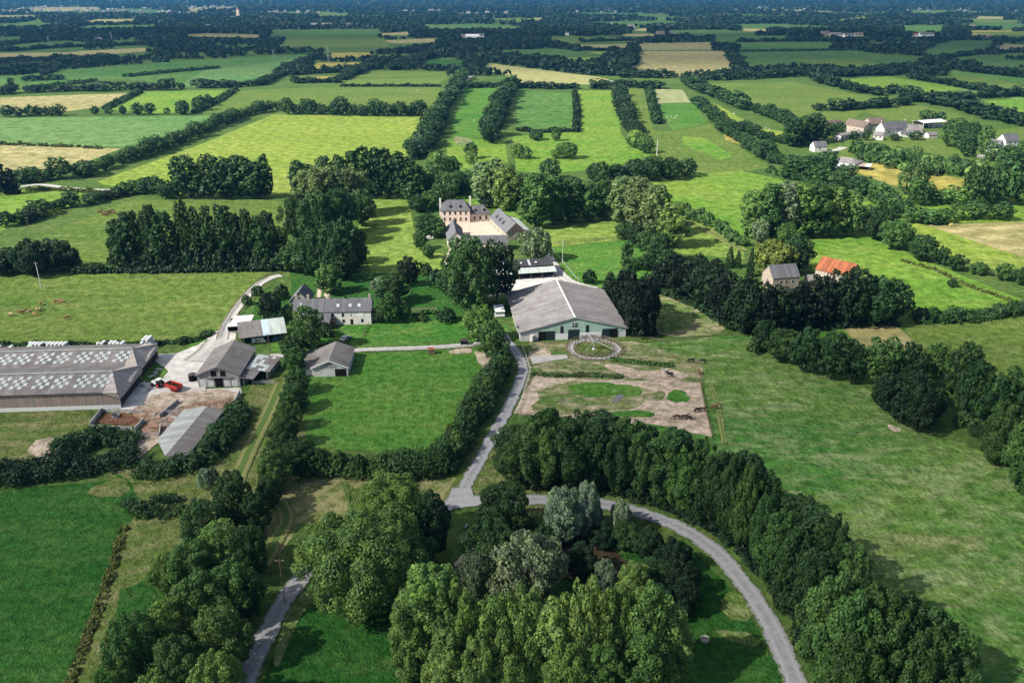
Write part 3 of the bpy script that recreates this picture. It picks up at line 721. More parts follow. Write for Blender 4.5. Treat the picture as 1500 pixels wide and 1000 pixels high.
# ------------------------------------------------------------------ trees and hedges
def G(k, label, group): GR[k] = (label, group)
G('grove', 'tall light green tree in the grove on the near bank of the pond', 'tall trees in the grove by the pond')
G('belt', 'tall dark green tree in the thick belt along the outer side of the curved lane', 'belt of tall trees along the curved lane')
G('cornerbelt', 'bushy mid green tree at the near end of the curved lane belt', 'trees at the near end of the lane belt')
G('leftbelt', 'leafy green tree in the dense clump between the near pasture and the left lane', 'trees in the clump beside the left lane')
G('pondshrub', 'dark shrub on the far bank of the pond inside the curved lane', 'shrubs along the pond bank')
G('trackside', 'dark bushy tree lining the grassy cart track below the small barn', 'bushy trees lining the grassy cart track')
G('conarena', 'nearly black evergreen tree in the clump beside the riding hall', 'evergreens beside the riding hall')
G('darkscreen', 'very dark tree in the long screen hiding the stone house and orange roof', 'dark trees screening the stone house')
G('grovewest', 'tall grey green tree in the grove behind the stone house with the slate roof', 'grove behind the stone house')
G('manorrow', 'dark tall poplar in the row between the bright yellow field and the manor lawn', 'poplars above the manor lawn')
G('manorpale', 'tall pale silvery poplar in the clump left of the manor lawn', 'pale poplars left of the manor lawn')
G('manorleft', 'big dark leafy tree in the mass between the farmhouse and the manor lawn', 'leafy trees left of the manor lawn')
G('backrow', 'dark poplar in the row standing along the lower edge of the bright yellow field', 'dark poplars below the yellow field')
G('pastrow', 'dark poplar in the long row at the top of the cattle pasture', 'poplars at the top of the cattle pasture')
G('pastunder', 'dark bush filling the foot of the poplar row at the top of the cattle pasture', 'bushes under the pasture poplars')
G('manoright', 'tall pale poplar in the row right of the manor range', 'poplars right of the manor range')
G('lawnedge', 'round dark tree along the left side of the manor buildings', 'trees along the left side of the manor')
G('paddockedge', 'dark bush at the foot of the pale poplars beside the upper paddock', 'bushes beside the upper paddock')
G('leftclump', 'dark bushy tree in the clump at the upper corner of the cattle pasture', 'bushy trees at the pasture corner')
G('rightline', 'dark leafy tree in the line along the far side of the large swirled pasture', 'trees along the large swirled pasture')
G('copse', 'very dark tree of the small round copse jutting into the swirled pasture', 'trees of the small copse')
G('bushes', 'round dark bush in the string beside the stubble field', 'round bushes beside the stubble field')
G('rightpop', 'tall green tree in the group beyond the ochre field', 'tall trees beyond the ochre field')
G('scrub', 'light green bush in the scrub between the white walled hamlet and the ochre field', 'scrub below the white walled hamlet')
G('hamlet', 'dark tree standing beside the white walled hamlet', 'trees beside the white walled hamlet')
G('garden', 'leafy tree or bush in the garden around the long farmhouse', 'garden trees around the farmhouse')
G('lanepair', 'round leafy green tree where the narrow track meets the lane by the riding hall', 'pair of trees at the track and lane corner')
G('pathhedge', 'small pale bush in the line beside the straight grassy path', 'bushes beside the straight path')
G('behindmanor', 'leafy tree in the belt just behind the manor house', 'trees just behind the manor house')
def rowg(k, where): G(k, 'hedgerow tree '+where, 'hedgerow trees '+where)

# --- near grove by the pond
for a in [(632,985,830,84),(604,998,874,60),(676,1003,855,70),(722,1010,866,72),(768,1012,862,74),(742,1030,928,56),(808,1018,880,66),(850,1012,846,70),(897,1006,858,72),
          (942,1002,856,78),(978,1000,888,58),(655,1030,925,56),(880,1035,940,56),(700,1040,935,52),(825,1040,935,56),(940,1030,925,58)]:
    T('broad' if random.random() < .55 else 'poplar', *a[:3], a[3]*1.1, random.choice(['ash','bright','ash','mid']), 'grove')
T('willow', 770,878,785,110,'silver', None, 'silvery grey green willow in the middle of the pond grove')
T('willow', 700,880,812,62,'grey', None, 'greyish willow leaning against the pond grove beside the silvery one')
T('willow', 886,868,820,38,'silver', None, 'slim silver willow at the right end of the pond grove')
T('broad', 925,885,825,60,'bright', None, 'light green tree between the slim silver willow and the pond shrubs')
T('broad', 852,845,797,54,'deep', None, 'small round very dark tree beside the brown part of the pond')
T('broad', 720,846,762,88,'dark', None, 'round dark dome shaped tree on the near side of the lane junction')
T('broad', 738,785,708,84,'dark', None, 'round dark tree right beside the pale lane junction')
# the two big trees left of the junction
T('broad', 572,800,697,130,'bright', None, 'huge spreading light green tree beside the lane junction, the farther of two')
T('broad', 545,880,752,185,'bright', None, 'huge spreading light green tree above the left lane, the nearer of two')
T('broad', 632,815,722,66,'dark', None, 'dark tree coloured as the shaded side of the huge spreading trees')  # dark leaf colour stands for the big trees' shaded side
T('broad', 490,845,760,90,'bright', None, 'light green tree beside the left lane under the huge spreading trees')
T('broad', 608,852,775,70,'mid', None, 'mid green tree in front of the huge spreading trees')
T('willow', 825,790,713,70,'silver', None, 'broad silver leaved tree standing at the edge of the curved lane')
T('willow', 858,782,704,48,'silver', None, 'taller slim silver leaved tree beside the broad one on the curved lane')
T('willow', 907,782,732,32,'silver', None, 'small silver leaved tree alone beside the curved lane')
for a in [(915,802,765,52),(950,818,775,52),(985,835,792,52),(992,872,822,60),(958,860,822,55),(1002,898,848,46),(880,800,768,46),(800,800,770,44),(770,790,760,40),(760,800,768,44),(965,905,862,55)]:
    T('broad', *a, random.choice(['dark','deep','dark']), 'pondshrub')
# --- belt along the curved lane
for px, yb, yt in [(765,722,648),(785,728,632),(805,731,622),(838,732,618),(870,733,618),(902,736,622),(935,744,630),(968,755,640),(1000,768,650),(1032,786,662),(1060,803,676),(1085,822,690),(1110,848,712),(1133,880,738),(1152,912,768),(1172,950,800)]:
    T('broad' if random.random() < .8 else 'poplar', px+(yb-720)*.05+random.uniform(-5,5), yb-15+random.uniform(-3,3), yt+random.uniform(-12,14), random.uniform(44,74), random.choice(['dark','dark','mid','hedge']), 'belt')
for px, yb, yt in [(762,692,618),(782,698,608),(808,698,603),(842,698,606),(876,700,606),(910,704,608),(945,712,622),(980,724,634),(1015,738,644),(1050,757,652),(1085,778,664),(1118,803,690),(1150,835,712),(1178,868,740),(1202,905,765),(1225,945,795),(1243,985,832)]:
    T('broad' if random.random() < .75 else 'poplar', px+random.uniform(-7,7), yb, yt+random.uniform(-8,12), random.uniform(50,84), random.choice(['dark','hedge','mid','dark']), 'belt')
for px, yb, yt in [(1200,1000,842),(1225,1030,870),(1262,1005,858),(1300,1000,870),(1340,1010,888),(1372,1015,915),(1280,1050,905),(1325,1060,925),(1230,1070,930),(1375,1060,960)]:
    T('broad', px, yb, yt, 88, random.choice(['mid','hedge','mid','hedge']), 'cornerbelt')
# --- clump by the left lane
for a in [(350,770,690,70),(380,778,722,58),(305,800,735,78),(335,835,765,88),(372,850,772,66),(292,865,795,84),(256,866,812,62),(352,905,822,90),(305,925,842,92),(258,955,880,82),(335,975,885,92),
          (210,1000,898,82),(272,1025,935,90),(330,1050,955,82),(192,1045,962,72),(372,905,848,44),(378,822,772,44),(240,1060,985,80)]:
    T('broad', a[0]-4, *a[1:3], a[3]*.9, random.choice(['bright','bright','mid','mid']) if a[0] < 345 else random.choice(['dark','mid']), 'leftbelt')
# --- cart track hedge
for a in [(434,548,508,36),(438,575,540,38),(430,602,562,40),(424,628,588,42),(418,655,612,46),(428,692,646,52),(405,718,660,52),(446,692,646,48),(396,744,698,40),(436,522,494,30),(410,690,640,44),(440,600,572,30)]:
    T('broad', *a, random.choice(['dark','hedge','mid']), 'trackside')
hedge([(412,690),(450,688),(505,690),(560,694),(600,694),(640,690)], 6.0, 9, 'hedge', 'thick dark hedge along the near edge of the emerald field')
hedge([(640,690),(668,655),(690,618),(705,590),(722,555),(735,525),(722,510)], 5.5, 9, 'hedge', 'thick hedge between the emerald field and the straight lane')
hedge([(0,702),(50,700),(100,690),(150,686),(196,672)], 5.0, 10, 'deep', 'dark thicket along the top of the near left pasture')
hedge([(90,668),(130,648),(170,646),(200,650)], 4.5, 12, 'dark', 'bramble thicket against the muck yard walls', 'thicket', 'bramble_thicket')
hedge([(208,690),(255,694),(295,678),(325,650),(345,622),(352,600)], 4.8, 9, 'dark', 'dark bushes wrapped around the low grey cattle shed')
hedge([(196,752),(215,742),(250,746),(272,752)], 2.6, 11, 'dark', 'dark bramble mound at the corner of the near left pasture', 'mound', 'bramble_mound')
hedge([(182,770),(165,830),(145,890),(120,950),(100,1010)], .8, 2.4, (.12,.135,.045), 'low ragged strip of rank pale grass dividing the two near left meadows', gaps=.5)
hedge([(0,506),(60,507),(140,506),(200,505),(262,502)], 1.6, 3, 'hedge', 'low dark hedge behind the white wrapped bales')
hedge([(262,504),(290,497),(310,488)], 2.0, 4, 'hedge', 'short shaggy hedge at the yard entrance above the long barns')
hedge([(780,548),(820,551),(860,549),(912,553)], .8, 3, 'mid', 'low grassy bank across the top of the trodden paddock')
hedge([(895,527),(940,532),(985,536)], .8, 3, 'mid', 'low rank growth below the round horse walker')
G('lanehedge', 'lighter leafy bush growing out of the hedges round the emerald field', 'bushes in the emerald field hedges')
for a in [(728,560,530,24),(716,585,552,26),(704,604,575,24),(694,622,590,28),(682,642,608,28),(668,664,630,30),(652,684,648,34),(622,694,664,30),(590,696,668,26),(560,697,664,32),(528,694,666,26),(498,692,660,30),(470,692,656,32),(690,610,580,20),(735,545,520,22),(660,650,622,24)]:
    T('shrub', *a, random.choice(['mid','hedge','bright','olive','hedge']), 'lanehedge')
T('shrub', 303,715,686,22,'silver', None, 'small silver bush below the dark bushes of the cattle shed')
T('shrub', 314,712,682,18,'grey', None, 'small grey bush beside the grassy cart track')
# --- garden, farmhouse
T('broad', 452,512,448,52,'mid', 'garden'); T('broad', 430,528,492,36,'dark','garden'); T('broad', 398,470,428,36,'con', None, 'dark round evergreen behind the open pole shed')
T('shrub', 402,474,455,26,'dark','garden'); T('shrub', 476,492,472,30,'dark','garden'); T('broad', 556,472,448,22,'dark','garden'); T('columnar', 563,470,440,6,'bright', None, 'slim pale columnar bush by the farmhouse end wall')
T('broad', 572,472,430,34,'mid','garden'); T('broad', 590,470,440,26,'hedge','garden'); T('broad', 600,418,376,34,'con', None, 'dense dark round tree on the lower end of the manor lawn')
T('broad', 575,445,402,52,'dark','garden'); T('broad', 560,430,405,34,'grey','garden'); T('shrub', 655,470,452,30,'deep','garden'); T('shrub', 618,470,460,18,'hedge','garden')
T('shrub', 378,432,418,18,'dark','garden'); T('shrub', 362,446,432,16,'hedge','garden'); T('shrub', 413,438,416,22,'dark','garden'); T('shrub', 425,465,445,26,'hedge','garden'); T('shrub',625,402,385,22,'dark','garden'); T('shrub', 642,420,395,34,'dark','garden')
hedge([(467,508),(490,506),(508,505)], 1.3, 2.5, 'olive', 'clipped low hedge at the far side of the small white barn')
hedge([(603,462),(650,458)], 1.4, 2, 'hedge', 'low hedge below the kitchen garden')
T('broad', 702,500,445,46,'bright','lanepair'); T('broad', 722,522,468,44,'mid','lanepair')
T('shrub', 735,548,520,30,'hedge', None, 'shaggy bush at the upper end of the lane hedge')
# big trees in front of the manor
T('broad', 688,452,346,88,'hedge', None, 'very large dark green tree standing in front of the manor courtyard')
T('broad', 728,440,352,58,'deep', None, 'large deep green tree between the courtyard range and the riding hall')
T('broad', 668,440,380,50,'dark', None, 'dark tree on the left side of the very large manor tree')
T('willow', 786,382,334,46,'grey', None, 'rounded grey green willow against the gable of the manor range')
# --- left of manor lawn
for a in [(505,408,318,82),(462,402,335,62),(437,398,352,52),(470,360,282,66),(440,350,285,52),(498,345,275,60),(530,330,275,44),(418,395,370,40),(410,380,330,30),(520,385,345,40),(480,430,385,40)]:
    T('broad', *a, random.choice(['mid','dark','hedge']), 'manorleft')
for a in [(452,318,248,38),(470,322,244,40),(490,320,242,40),(510,318,246,40),(528,312,250,36)]:
    T('poplar', *a, 'pop', 'manorpale')
for px, yt in [(440,234),(455,240),(478,228),(500,226),(520,220),(537,214),(553,216),(568,217),(584,222),(600,230),(612,240)]:
    T('poplar', px, 291, yt, 30, 'dark', 'manorrow')
ROW('poplar', [(256,290,232),(330,291,230),(396,290,231)], 10, 27, 'dark', 'backrow', 2, .14)
ROW('poplar', [(168,390,314),(235,391,306),(330,391,306),(405,391,300)], 14, 32, 'dark', 'pastrow', 5, .16)
ROW('shrub', [(160,394,372),(300,394,368),(410,394,370)], 15, 24, 'deep', 'pastunder', 4, .2)
hedge([(110,400),(160,399),(300,398),(400,396)], 3.0, 5, 'deep', 'dark low hedge at the foot of the poplar row above the cattle pasture')
# --- around the manor
for a in [(612,310,285,32),(632,305,278,30),(645,300,272,26),(628,345,312,40),(640,348,318,30),(616,365,338,22),(628,378,357,20),(640,340,325,26)]:
    T('broad', *a, random.choice(['dark','hedge','mid']), 'lawnedge')
for a in [(620,285,248,40),(640,283,240,38),(655,290,252,44),(672,285,250,40),(640,262,222,40),(660,258,228,36),(685,282,248,36),(600,292,262,34),(690,240,220,20)]:
    T('broad', *a, random.choice(['mid','dark','bright','dark']), 'behindmanor')
for a in [(708,298,236,38),(742,308,240,40),(728,300,232,34),(785,334,252,48),(812,328,256,46),(838,324,260,40),(862,324,265,36),(884,322,262,34),(908,325,258,42),(932,336,258,46),(958,346,270,46),(982,362,296,42),(765,300,255,36)]:
    T('poplar', *a, random.choice(['pop','ash','pop']) if a[0] > 895 or a[0] < 760 else random.choice(['mid','hedge','bright']), 'manoright')
for a in [(915,350,325,30),(930,358,332,30),(945,368,338,32),(965,385,340,40),(948,395,372,26),(975,398,366,30),(930,395,378,22)]:
    T('broad', *a, random.choice(['dark','deep','dark']), 'paddockedge')
T('broad', 715,305,288,20,'deep', None, 'small dark bush at the corner of the lawn behind the manor')
T('broad', 806,262,232,34,'dark', None, 'dark rounded tree in the open meadow behind the pale poplars')
T('broad', 832,232,208,34,'mid', None, 'round orchard tree in the middle of the bright meadow')
T('broad', 815,232,218,18,'bright', None, 'small pale orchard tree beside the round one')
T('broad', 786,205,192,24,'dark', None, 'low spreading tree alone in the strip meadow')
T('broad', 815,206,188,16,'mid', None, 'slender tree beside the fence in the strip meadow')
T('broad', 771,233,215,16,'mid', None, 'small tree on the left rim of the orchard meadow')
T('broad', 758,232,208,20,'bright', None, 'pale tree on the left rim of the orchard meadow')
T('broad', 930,216,190,36,'bright', None, 'pale spreading tree at the top right of the orchard meadow')
T('broad', 946,224,200,28,'mid', None, 'mid green tree touching the pale spreading one in the orchard meadow')
for a in [(880,270,236,30),(905,268,240,34),(930,265,232,36),(955,264,228,40),(980,262,230,40),(1005,258,232,36),(868,265,238,20)]:
    T('broad', *a, random.choice(['dark','deep','dark']), 'paddockedge', 'dark tree in the thick hedge between the orchard meadow and the bright field')
T('broad',690,232,208,22,'dark', None, 'dark tree standing alone on the sandy path behind the manor')
# --- evergreens by the riding hall
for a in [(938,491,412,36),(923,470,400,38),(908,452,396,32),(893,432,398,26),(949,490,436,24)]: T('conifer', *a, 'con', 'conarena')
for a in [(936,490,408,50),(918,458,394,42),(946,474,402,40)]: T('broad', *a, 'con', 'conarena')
T('columnar', 917,415,354,24,'hedge', None, 'slender taller tree rising behind the black evergreens')
T('shrub', 863,415,395,20,'deep', None, 'round dark bush at the corner of the gravel yard')
# --- dark screen by the stone house
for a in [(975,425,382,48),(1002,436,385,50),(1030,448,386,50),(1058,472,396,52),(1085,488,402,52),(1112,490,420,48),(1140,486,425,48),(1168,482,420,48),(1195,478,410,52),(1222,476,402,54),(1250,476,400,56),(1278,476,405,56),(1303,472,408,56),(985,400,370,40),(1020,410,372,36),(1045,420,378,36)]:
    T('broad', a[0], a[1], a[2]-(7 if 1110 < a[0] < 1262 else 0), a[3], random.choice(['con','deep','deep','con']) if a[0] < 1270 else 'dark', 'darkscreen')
T('willow', 1128,402,352,58,'lime', None, 'weeping yellowish willow behind the slate roofed stone house')
T('broad', 1165,398,342,46,'dark', None, 'dark tree between the weeping willow and the orange roof')
for a in [(1068,392,360,14),(1080,392,366,12),(1098,405,362,12)]: T('conifer', *a, 'dark', None, 'thin pointed fir left of the weeping willow'); 
for o in [x for x in COL.objects if x.get('label','') == 'thin pointed fir left of the weeping willow']: o['group'] = 'thin firs by the willow'
for a in [(1100,348,278,42),(1122,350,268,42),(1145,348,266,42),(1168,348,268,42),(1192,348,270,42),(1215,346,272,42),(1240,345,280,38),(1112,356,320,30),(1150,360,325,34)]:
    T('poplar' if a[2] < 300 else 'broad', *a, random.choice(['mid','grey','bright','hedge']), 'grovewest')
ROW('shrub', [(990,312,296),(1035,330,310),(1090,362,345)], 12, 18, 'mid', 'pathhedge', 3, .25)
T('broad',1006,345,330,9,'mid', None, 'tiny round tree alone on the meadow beside the straight path')
# --- right
for a in [(1118,512,468,36),(1145,530,480,48),(1180,545,482,54),(1215,555,486,58),(1245,558,500,44),(1288,562,494,62),(1325,566,500,48),(1365,562,502,46),(1405,590,500,56),(1470,640,535,66),(1500,670,555,66),(1455,680,590,56),(1500,720,610,70),(1420,545,508,30),(1422,612,528,50),(1450,648,552,56),(1540,700,560,70)]:
    T('broad', *a, random.choice(['dark','hedge','mid','dark']), 'rightline')
for a in [(1300,600,548,54),(1330,612,545,62),(1345,632,568,50),(1318,620,575,40),(1360,618,570,40)]: T('broad', *a, 'deep', 'copse')
for a in [(1285,350,302,58),(1312,365,322,50),(1350,382,344,46),(1378,388,360,22),(1400,396,372,28),(1433,402,384,28),(1470,410,385,30),(1495,416,392,28),(1270,335,300,36),(1296,335,305,26)]:
    T('broad', *a, random.choice(['hedge','mid','dark']), 'bushes')
hedge([(1340,470),(1380,470),(1420,468),(1460,462),(1495,456)], 4.6, 8, 'dark', 'dark hedge along the lower edge of the bright field below the orange roof')
hedge([(1320,382),(1370,396),(1420,420),(1500,448)], 1.0, 2.4, (.09,.115,.035), 'thin ragged hedge line under the round bushes', gaps=.5)
T('broad', 1394,421,408,15,'dark', None, 'single small tree alone in the bright field')
for a in [(1335,285,235,44),(1345,300,262,40),(1358,295,270,26),(1300,310,275,34),(1322,318,290,34)]: T('broad', *a, random.choice(['dark','mid']), 'rightpop', 'dark tree in the clump at the corner of the ochre field')
for a in [(1425,300,242,38),(1448,300,240,36),(1470,300,236,38),(1492,300,240,40),(1400,300,272,40),(1385,298,276,34),(1430,320,292,36),(1465,322,295,32),(1520,300,240,40)]: T('broad', *a, random.choice(['mid','hedge','bright']), 'rightpop')
for a in [(1340,325,302,36),(1360,328,306,36),(1380,326,304,26),(1402,322,296,26)]: T('broad', *a, random.choice(['mid','bright']), 'rightpop', 'bush in the line along the top of the stubble field')
for i in range(46):
    t = random.random(); u = random.random(); px = 1246+t*190; yb = 222 + t*22 + u*22 - (0 if t > .3 else (0.3-t)*30)
    T('shrub' if u > .4 else 'broad', px, yb, yb-random.uniform(12,20), random.uniform(18,28), random.choice(['bright','mid','mid','bright','hedge']), 'scrub')
for a in [(1190,210,165,32),(1175,212,170,30),(1160,215,172,30),(1205,205,175,26),(1218,200,180,20),(1230,196,178,18),(1400,205,172,40),(1420,212,178,36),(1440,220,185,30),(1392,215,190,30),(1415,230,196,30),(1445,235,205,30),(1475,245,212,34),(1495,240,205,26),(1250,205,192,14),(1268,206,190,12),(1340,205,192,22),(1310,206,196,18),(1353,176,160,16),(1365,178,163,16),(1378,178,164,14),(1210,250,220,34),(1185,258,228,36),(1160,262,232,36),(1200,268,240,36),(1230,275,250,36),(1260,285,258,36),(1240,262,240,30),(1285,300,265,34)]:
    T('broad' if a[0] > 1195 else 'poplar', *a, random.choice(['dark','hedge','dark','mid']), 'hamlet')
G('rightfoot', 'low bush in the rank grass at the foot of the trees along the swirled pasture', 'low bushes along the swirled pasture')
for i in range(15):
    t = i/14+random.uniform(-.03,.03); px = 1115+t*400; yb = 515+t*55 if px < 1370 else 575+(px-1370)*1.15
    T('shrub', px+random.uniform(-8,8), yb+random.uniform(-4,6), yb-random.uniform(10,22), random.uniform(16,34), random.choice(['hedge','mid','dark']), 'rightfoot')
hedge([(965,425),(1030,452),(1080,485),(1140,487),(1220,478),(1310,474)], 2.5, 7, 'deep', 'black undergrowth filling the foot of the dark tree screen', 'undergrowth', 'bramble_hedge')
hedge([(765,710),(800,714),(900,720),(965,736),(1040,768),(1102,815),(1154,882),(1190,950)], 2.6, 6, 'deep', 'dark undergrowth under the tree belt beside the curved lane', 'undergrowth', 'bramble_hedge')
# --- left
for a in [(20,398,362,48),(50,402,350,58),(85,396,350,52),(105,392,362,34),(0,402,372,40),(65,390,355,40),(35,390,360,30)]: T('broad', *a, 'deep', 'leftclump')
for a in [(4,285,226,24),(20,284,246,20)]: T('conifer', *a, 'con', None, 'dark pointed evergreen at the end of the pale upper track')
for o in [x for x in COL.objects if x.get('label','').startswith('dark pointed evergreen at the end')]: o['group'] = 'evergreens at the upper track'
rowg('h1', 'along the rising left edge of the bright yellow field'); TROW([(13,268),(70,264),(130,258),(187,236),(233,222),(283,202),(320,185),(367,168),(410,160)], 9.5, 11, 'hedge', 'h1', cols=['hedge','mid','dark'])
rowg('h2', 'along the top of the bright yellow field'); TROW([(415,168),(470,168),(540,170),(625,170)], 13, 13, 'dark', 'h2', gap=.62)
rowg('h3', 'below the pale upper track on the left'); TROW([(172,288),(205,280),(225,284),(250,290)], 9, 11, 'dark', 'h3', cols=['dark','hedge','mid'])
rowg('h3b', 'between the two small fields left of the poplar rows'); TROW([(0,335),(40,325),(75,308),(110,302),(140,298),(172,288)], 7, 9, 'dark', 'h3b', cols=['dark','deep'])
hedge([(40,279),(90,279),(150,283)], 2, 3, 'olive', 'low clipped hedge beside the pale upper track')
rowg('h4', 'above the pale green striped field on the left'); TROW([(0,172),(45,170),(95,169)], 10, 12, 'dark', 'h4')
for px,yb,yt,w in [(180,168,154,12),(203,168,150,20),(220,168,151,18),(245,168,158,10),(268,168,146,26),(293,162,140,24),(305,155,138,18),(140,168,155,12),(160,168,157,12)]: T('broad',px,yb,yt,w,'dark',None,'single dark tree or bush spaced along the top of the pale striped field')
for o in [x for x in COL.objects if x.get('label','').startswith('single dark tree or bush spaced')]: o['group'] = 'spaced trees above the pale striped field'
hedge([(155,160),(205,136)], 4, 9, 'dark', 'small hedge between the straw field and the bright green wedge')
hedge([(285,166),(318,150),(345,133)], 4, 9, 'dark', 'hedge on the right side of the bright green wedge')
rowg('h5', 'above the straw coloured field on the left'); TROW([(35,136),(90,134),(150,133),(210,132),(268,131)], 9, 17, 'deep', 'h5', cols=['deep','dark'])
rowg('h6', 'along the lower right side of the large pale green field'); TROW([(287,129),(340,128),(383,125),(410,111),(440,96),(466,84)], 8, 16, 'deep', 'h6', cols=['deep','dark'], gap=.6)
rowg('h7', 'at the left edge beside the straw field'); TROW([(0,140),(22,136)], 11, 15, 'deep', 'h7'); rowg('h7b', 'above the small mid green field at the upper left'); TROW([(12,121),(60,118),(95,116)], 7, 15, 'deep', 'h7b')
rowg('h8', 'in the dark band above the large pale green field'); TROW([(0,109),(60,104),(105,97),(150,92),(215,87),(300,84),(380,80),(470,78)], 12, 21, 'deep', 'h8', cols=['deep','con'], gap=.6)
rowg('h9', 'in the belt left of the strip meadows'); TROW([(608,236),(622,212),(634,190),(645,168),(658,148),(670,130),(677,114)], 12.5, 15, 'dark', 'h9', gap=.6, cols=['dark','hedge','deep','mid'])
rowg('h10', 'between the first and second strip meadow'); TROW([(715,212),(722,192),(730,168),(740,145),(752,128)], 13, 14, 'dark', 'h10', gap=.55, cols=['dark','deep'])
hedge([(758,192),(795,194),(838,193)], 3.5, 6, 'deep', 'low dark hedge across the second strip meadow')
hedge([(843,194),(845,165),(842,138)], 5.5, 6, 'deep', 'narrow dark hedge between the second and third strip meadow')
rowg('h11', 'between the third strip meadow and the narrow strip'); TROW([(933,203),(923,185),(912,160),(903,130)], 10, 13, 'deep', 'h11', gap=.6)
hedge([(962,182),(957,160),(950,134)], 7, 9, 'dark', 'dark hedge between the narrow strip and the pale striped plot')
rowg('h12', 'along the top of the strip meadows'); TROW([(683,129),(735,128),(800,130),(870,130),(920,128),(960,130)], 8, 15, 'deep', 'h12', gap=.62)
rowg('h13', 'in the dark belt above the swathed hay field'); TROW([(815,100),(860,108),(900,110),(925,95),(928,72)], 13, 20, 'deep', 'h13', gap=.55)
rowg('h14', 'above the emerald plot in the middle distance'); TROW([(575,104),(610,90),(640,82),(700,88),(750,92),(810,94)], 11, 22, 'deep', 'h14', gap=.6)
rowg('h15', 'running from the stubble field towards the hamlet pastures'); TROW([(905,114),(1000,114),(1040,118),(1100,116),(1160,112),(1233,113),(1290,108),(1347,99)], 11, 18, 'deep', 'h15', gap=.6)
rowg('h16', 'at the right end of the stubble field'); TROW([(1068,72),(1075,92),(1090,112)], 11, 18, 'deep', 'h16', gap=.5)
rowg('h17', 'along the left side of the large olive pasture'); TROW([(1000,120),(1022,133),(1055,145),(1095,163),(1130,172),(1170,190)], 11, 14, 'dark', 'h17', gap=.55, cols=['dark','deep'])
rowg('h18', 'beside the narrow yellow strip'); TROW([(1020,150),(1042,170),(1062,194),(1098,218),(1135,240),(1180,246),(1205,250)], 8.5, 12, 'dark', 'h18', gap=.6, cols=['dark','hedge','mid'])
rowg('h19', 'above the small ochre field strip'); TROW([(1067,184),(1100,196),(1133,208),(1165,212)], 7, 10, 'dark', 'h19')
rowg('h20', 'on the far side of the large olive pasture'); TROW([(1195,118),(1233,130),(1283,140),(1310,137),(1345,150)], 11, 17, 'deep', 'h20', gap=.6)
rowg('h21', 'in the finger of trees above the hamlet'); TROW([(1192,162),(1230,162),(1285,158),(1340,153)], 10, 16, 'deep', 'h21', gap=.58)
rowg('h22', 'in the dark belt beyond the hamlet pasture'); TROW([(1347,148),(1400,158),(1435,170),(1475,180),(1500,186)], 12, 17, 'deep', 'h22', gap=.55)
rowg('h23', 'right of the pale pasture at the upper right'); TROW([(1393,148),(1447,143),(1500,141)], 10, 16, 'deep', 'h23', gap=.6)
rowg('h24', 'beyond the pale pasture at the upper right'); TROW([(1333,114),(1383,123),(1433,133),(1467,135)], 8, 17, 'deep', 'h24', gap=.7)
rowg('h25', 'in the upper right belt below the dark green field'); TROW([(1350,93),(1417,105),(1500,114)], 10, 19, 'deep', 'h25', gap=.65)
hedge([(1127,252),(1157,262),(1195,270),(1225,282)], 4.5, 6, 'hedge', 'hedge at the top of the bright field behind the grove')
hedge([(500,127),(645,127)], 3, 8, 'deep', 'thin dark hedge at the top of the olive meadow')
rowg('h26', 'beside the ochre plots'); TROW([(500,118),(520,108),(540,100),(550,90)], 8, 18, 'deep', 'h26', gap=.6)
hedge([(0,212),(60,214),(150,218)], 2.2, 4, 'olive', 'broken hedge bank between the pale striped and the straw fields', gaps=.6)
FARH = [([(0,92),(60,88),(120,86)],'deep'),([(10,76),(90,70),(220,66)],'deep'),([(0,67),(100,57),(220,54)],'deep'),([(850,62),(960,59),(1045,57)],'deep'),([(1085,76),(1160,75),(1240,74)],'dark'),([(1240,72),(1300,76),(1345,82)],'deep'),([(1218,70),(1280,68),(1340,70)],'deep'),([(1360,88),(1430,80),(1500,76)],'deep'),([(1080,62),(1220,60)],'deep'),([(700,78),(760,84),(815,90)],'deep'),([(850,74),(930,76)],'deep'),([(430,122),(500,121)],'deep'),([(430,110),(500,106)],'deep'),([(40,131),(140,119)],'dark'),([(185,113),(240,107),(320,100)],'dark')]
WH = ['left of the straw field far away','above the far straw coloured field','above the far dark green field','above the far straw strip','across the top of the far dark green pasture','right of the far dark green pasture','beyond the far grey green field','above the upper right pastures','below the far mid green fields','beside the swathed hay field','between the far straw strip and the stubble','below the ochre plots','above the ochre plots','inside the large pale green field, the shorter one','inside the large pale green field, the broken one']
for (pts, c), w in zip(FARH, WH): hedge(pts, 8 if c == 'deep' else 3.5, 16, c, 'distant dark hedge '+w)

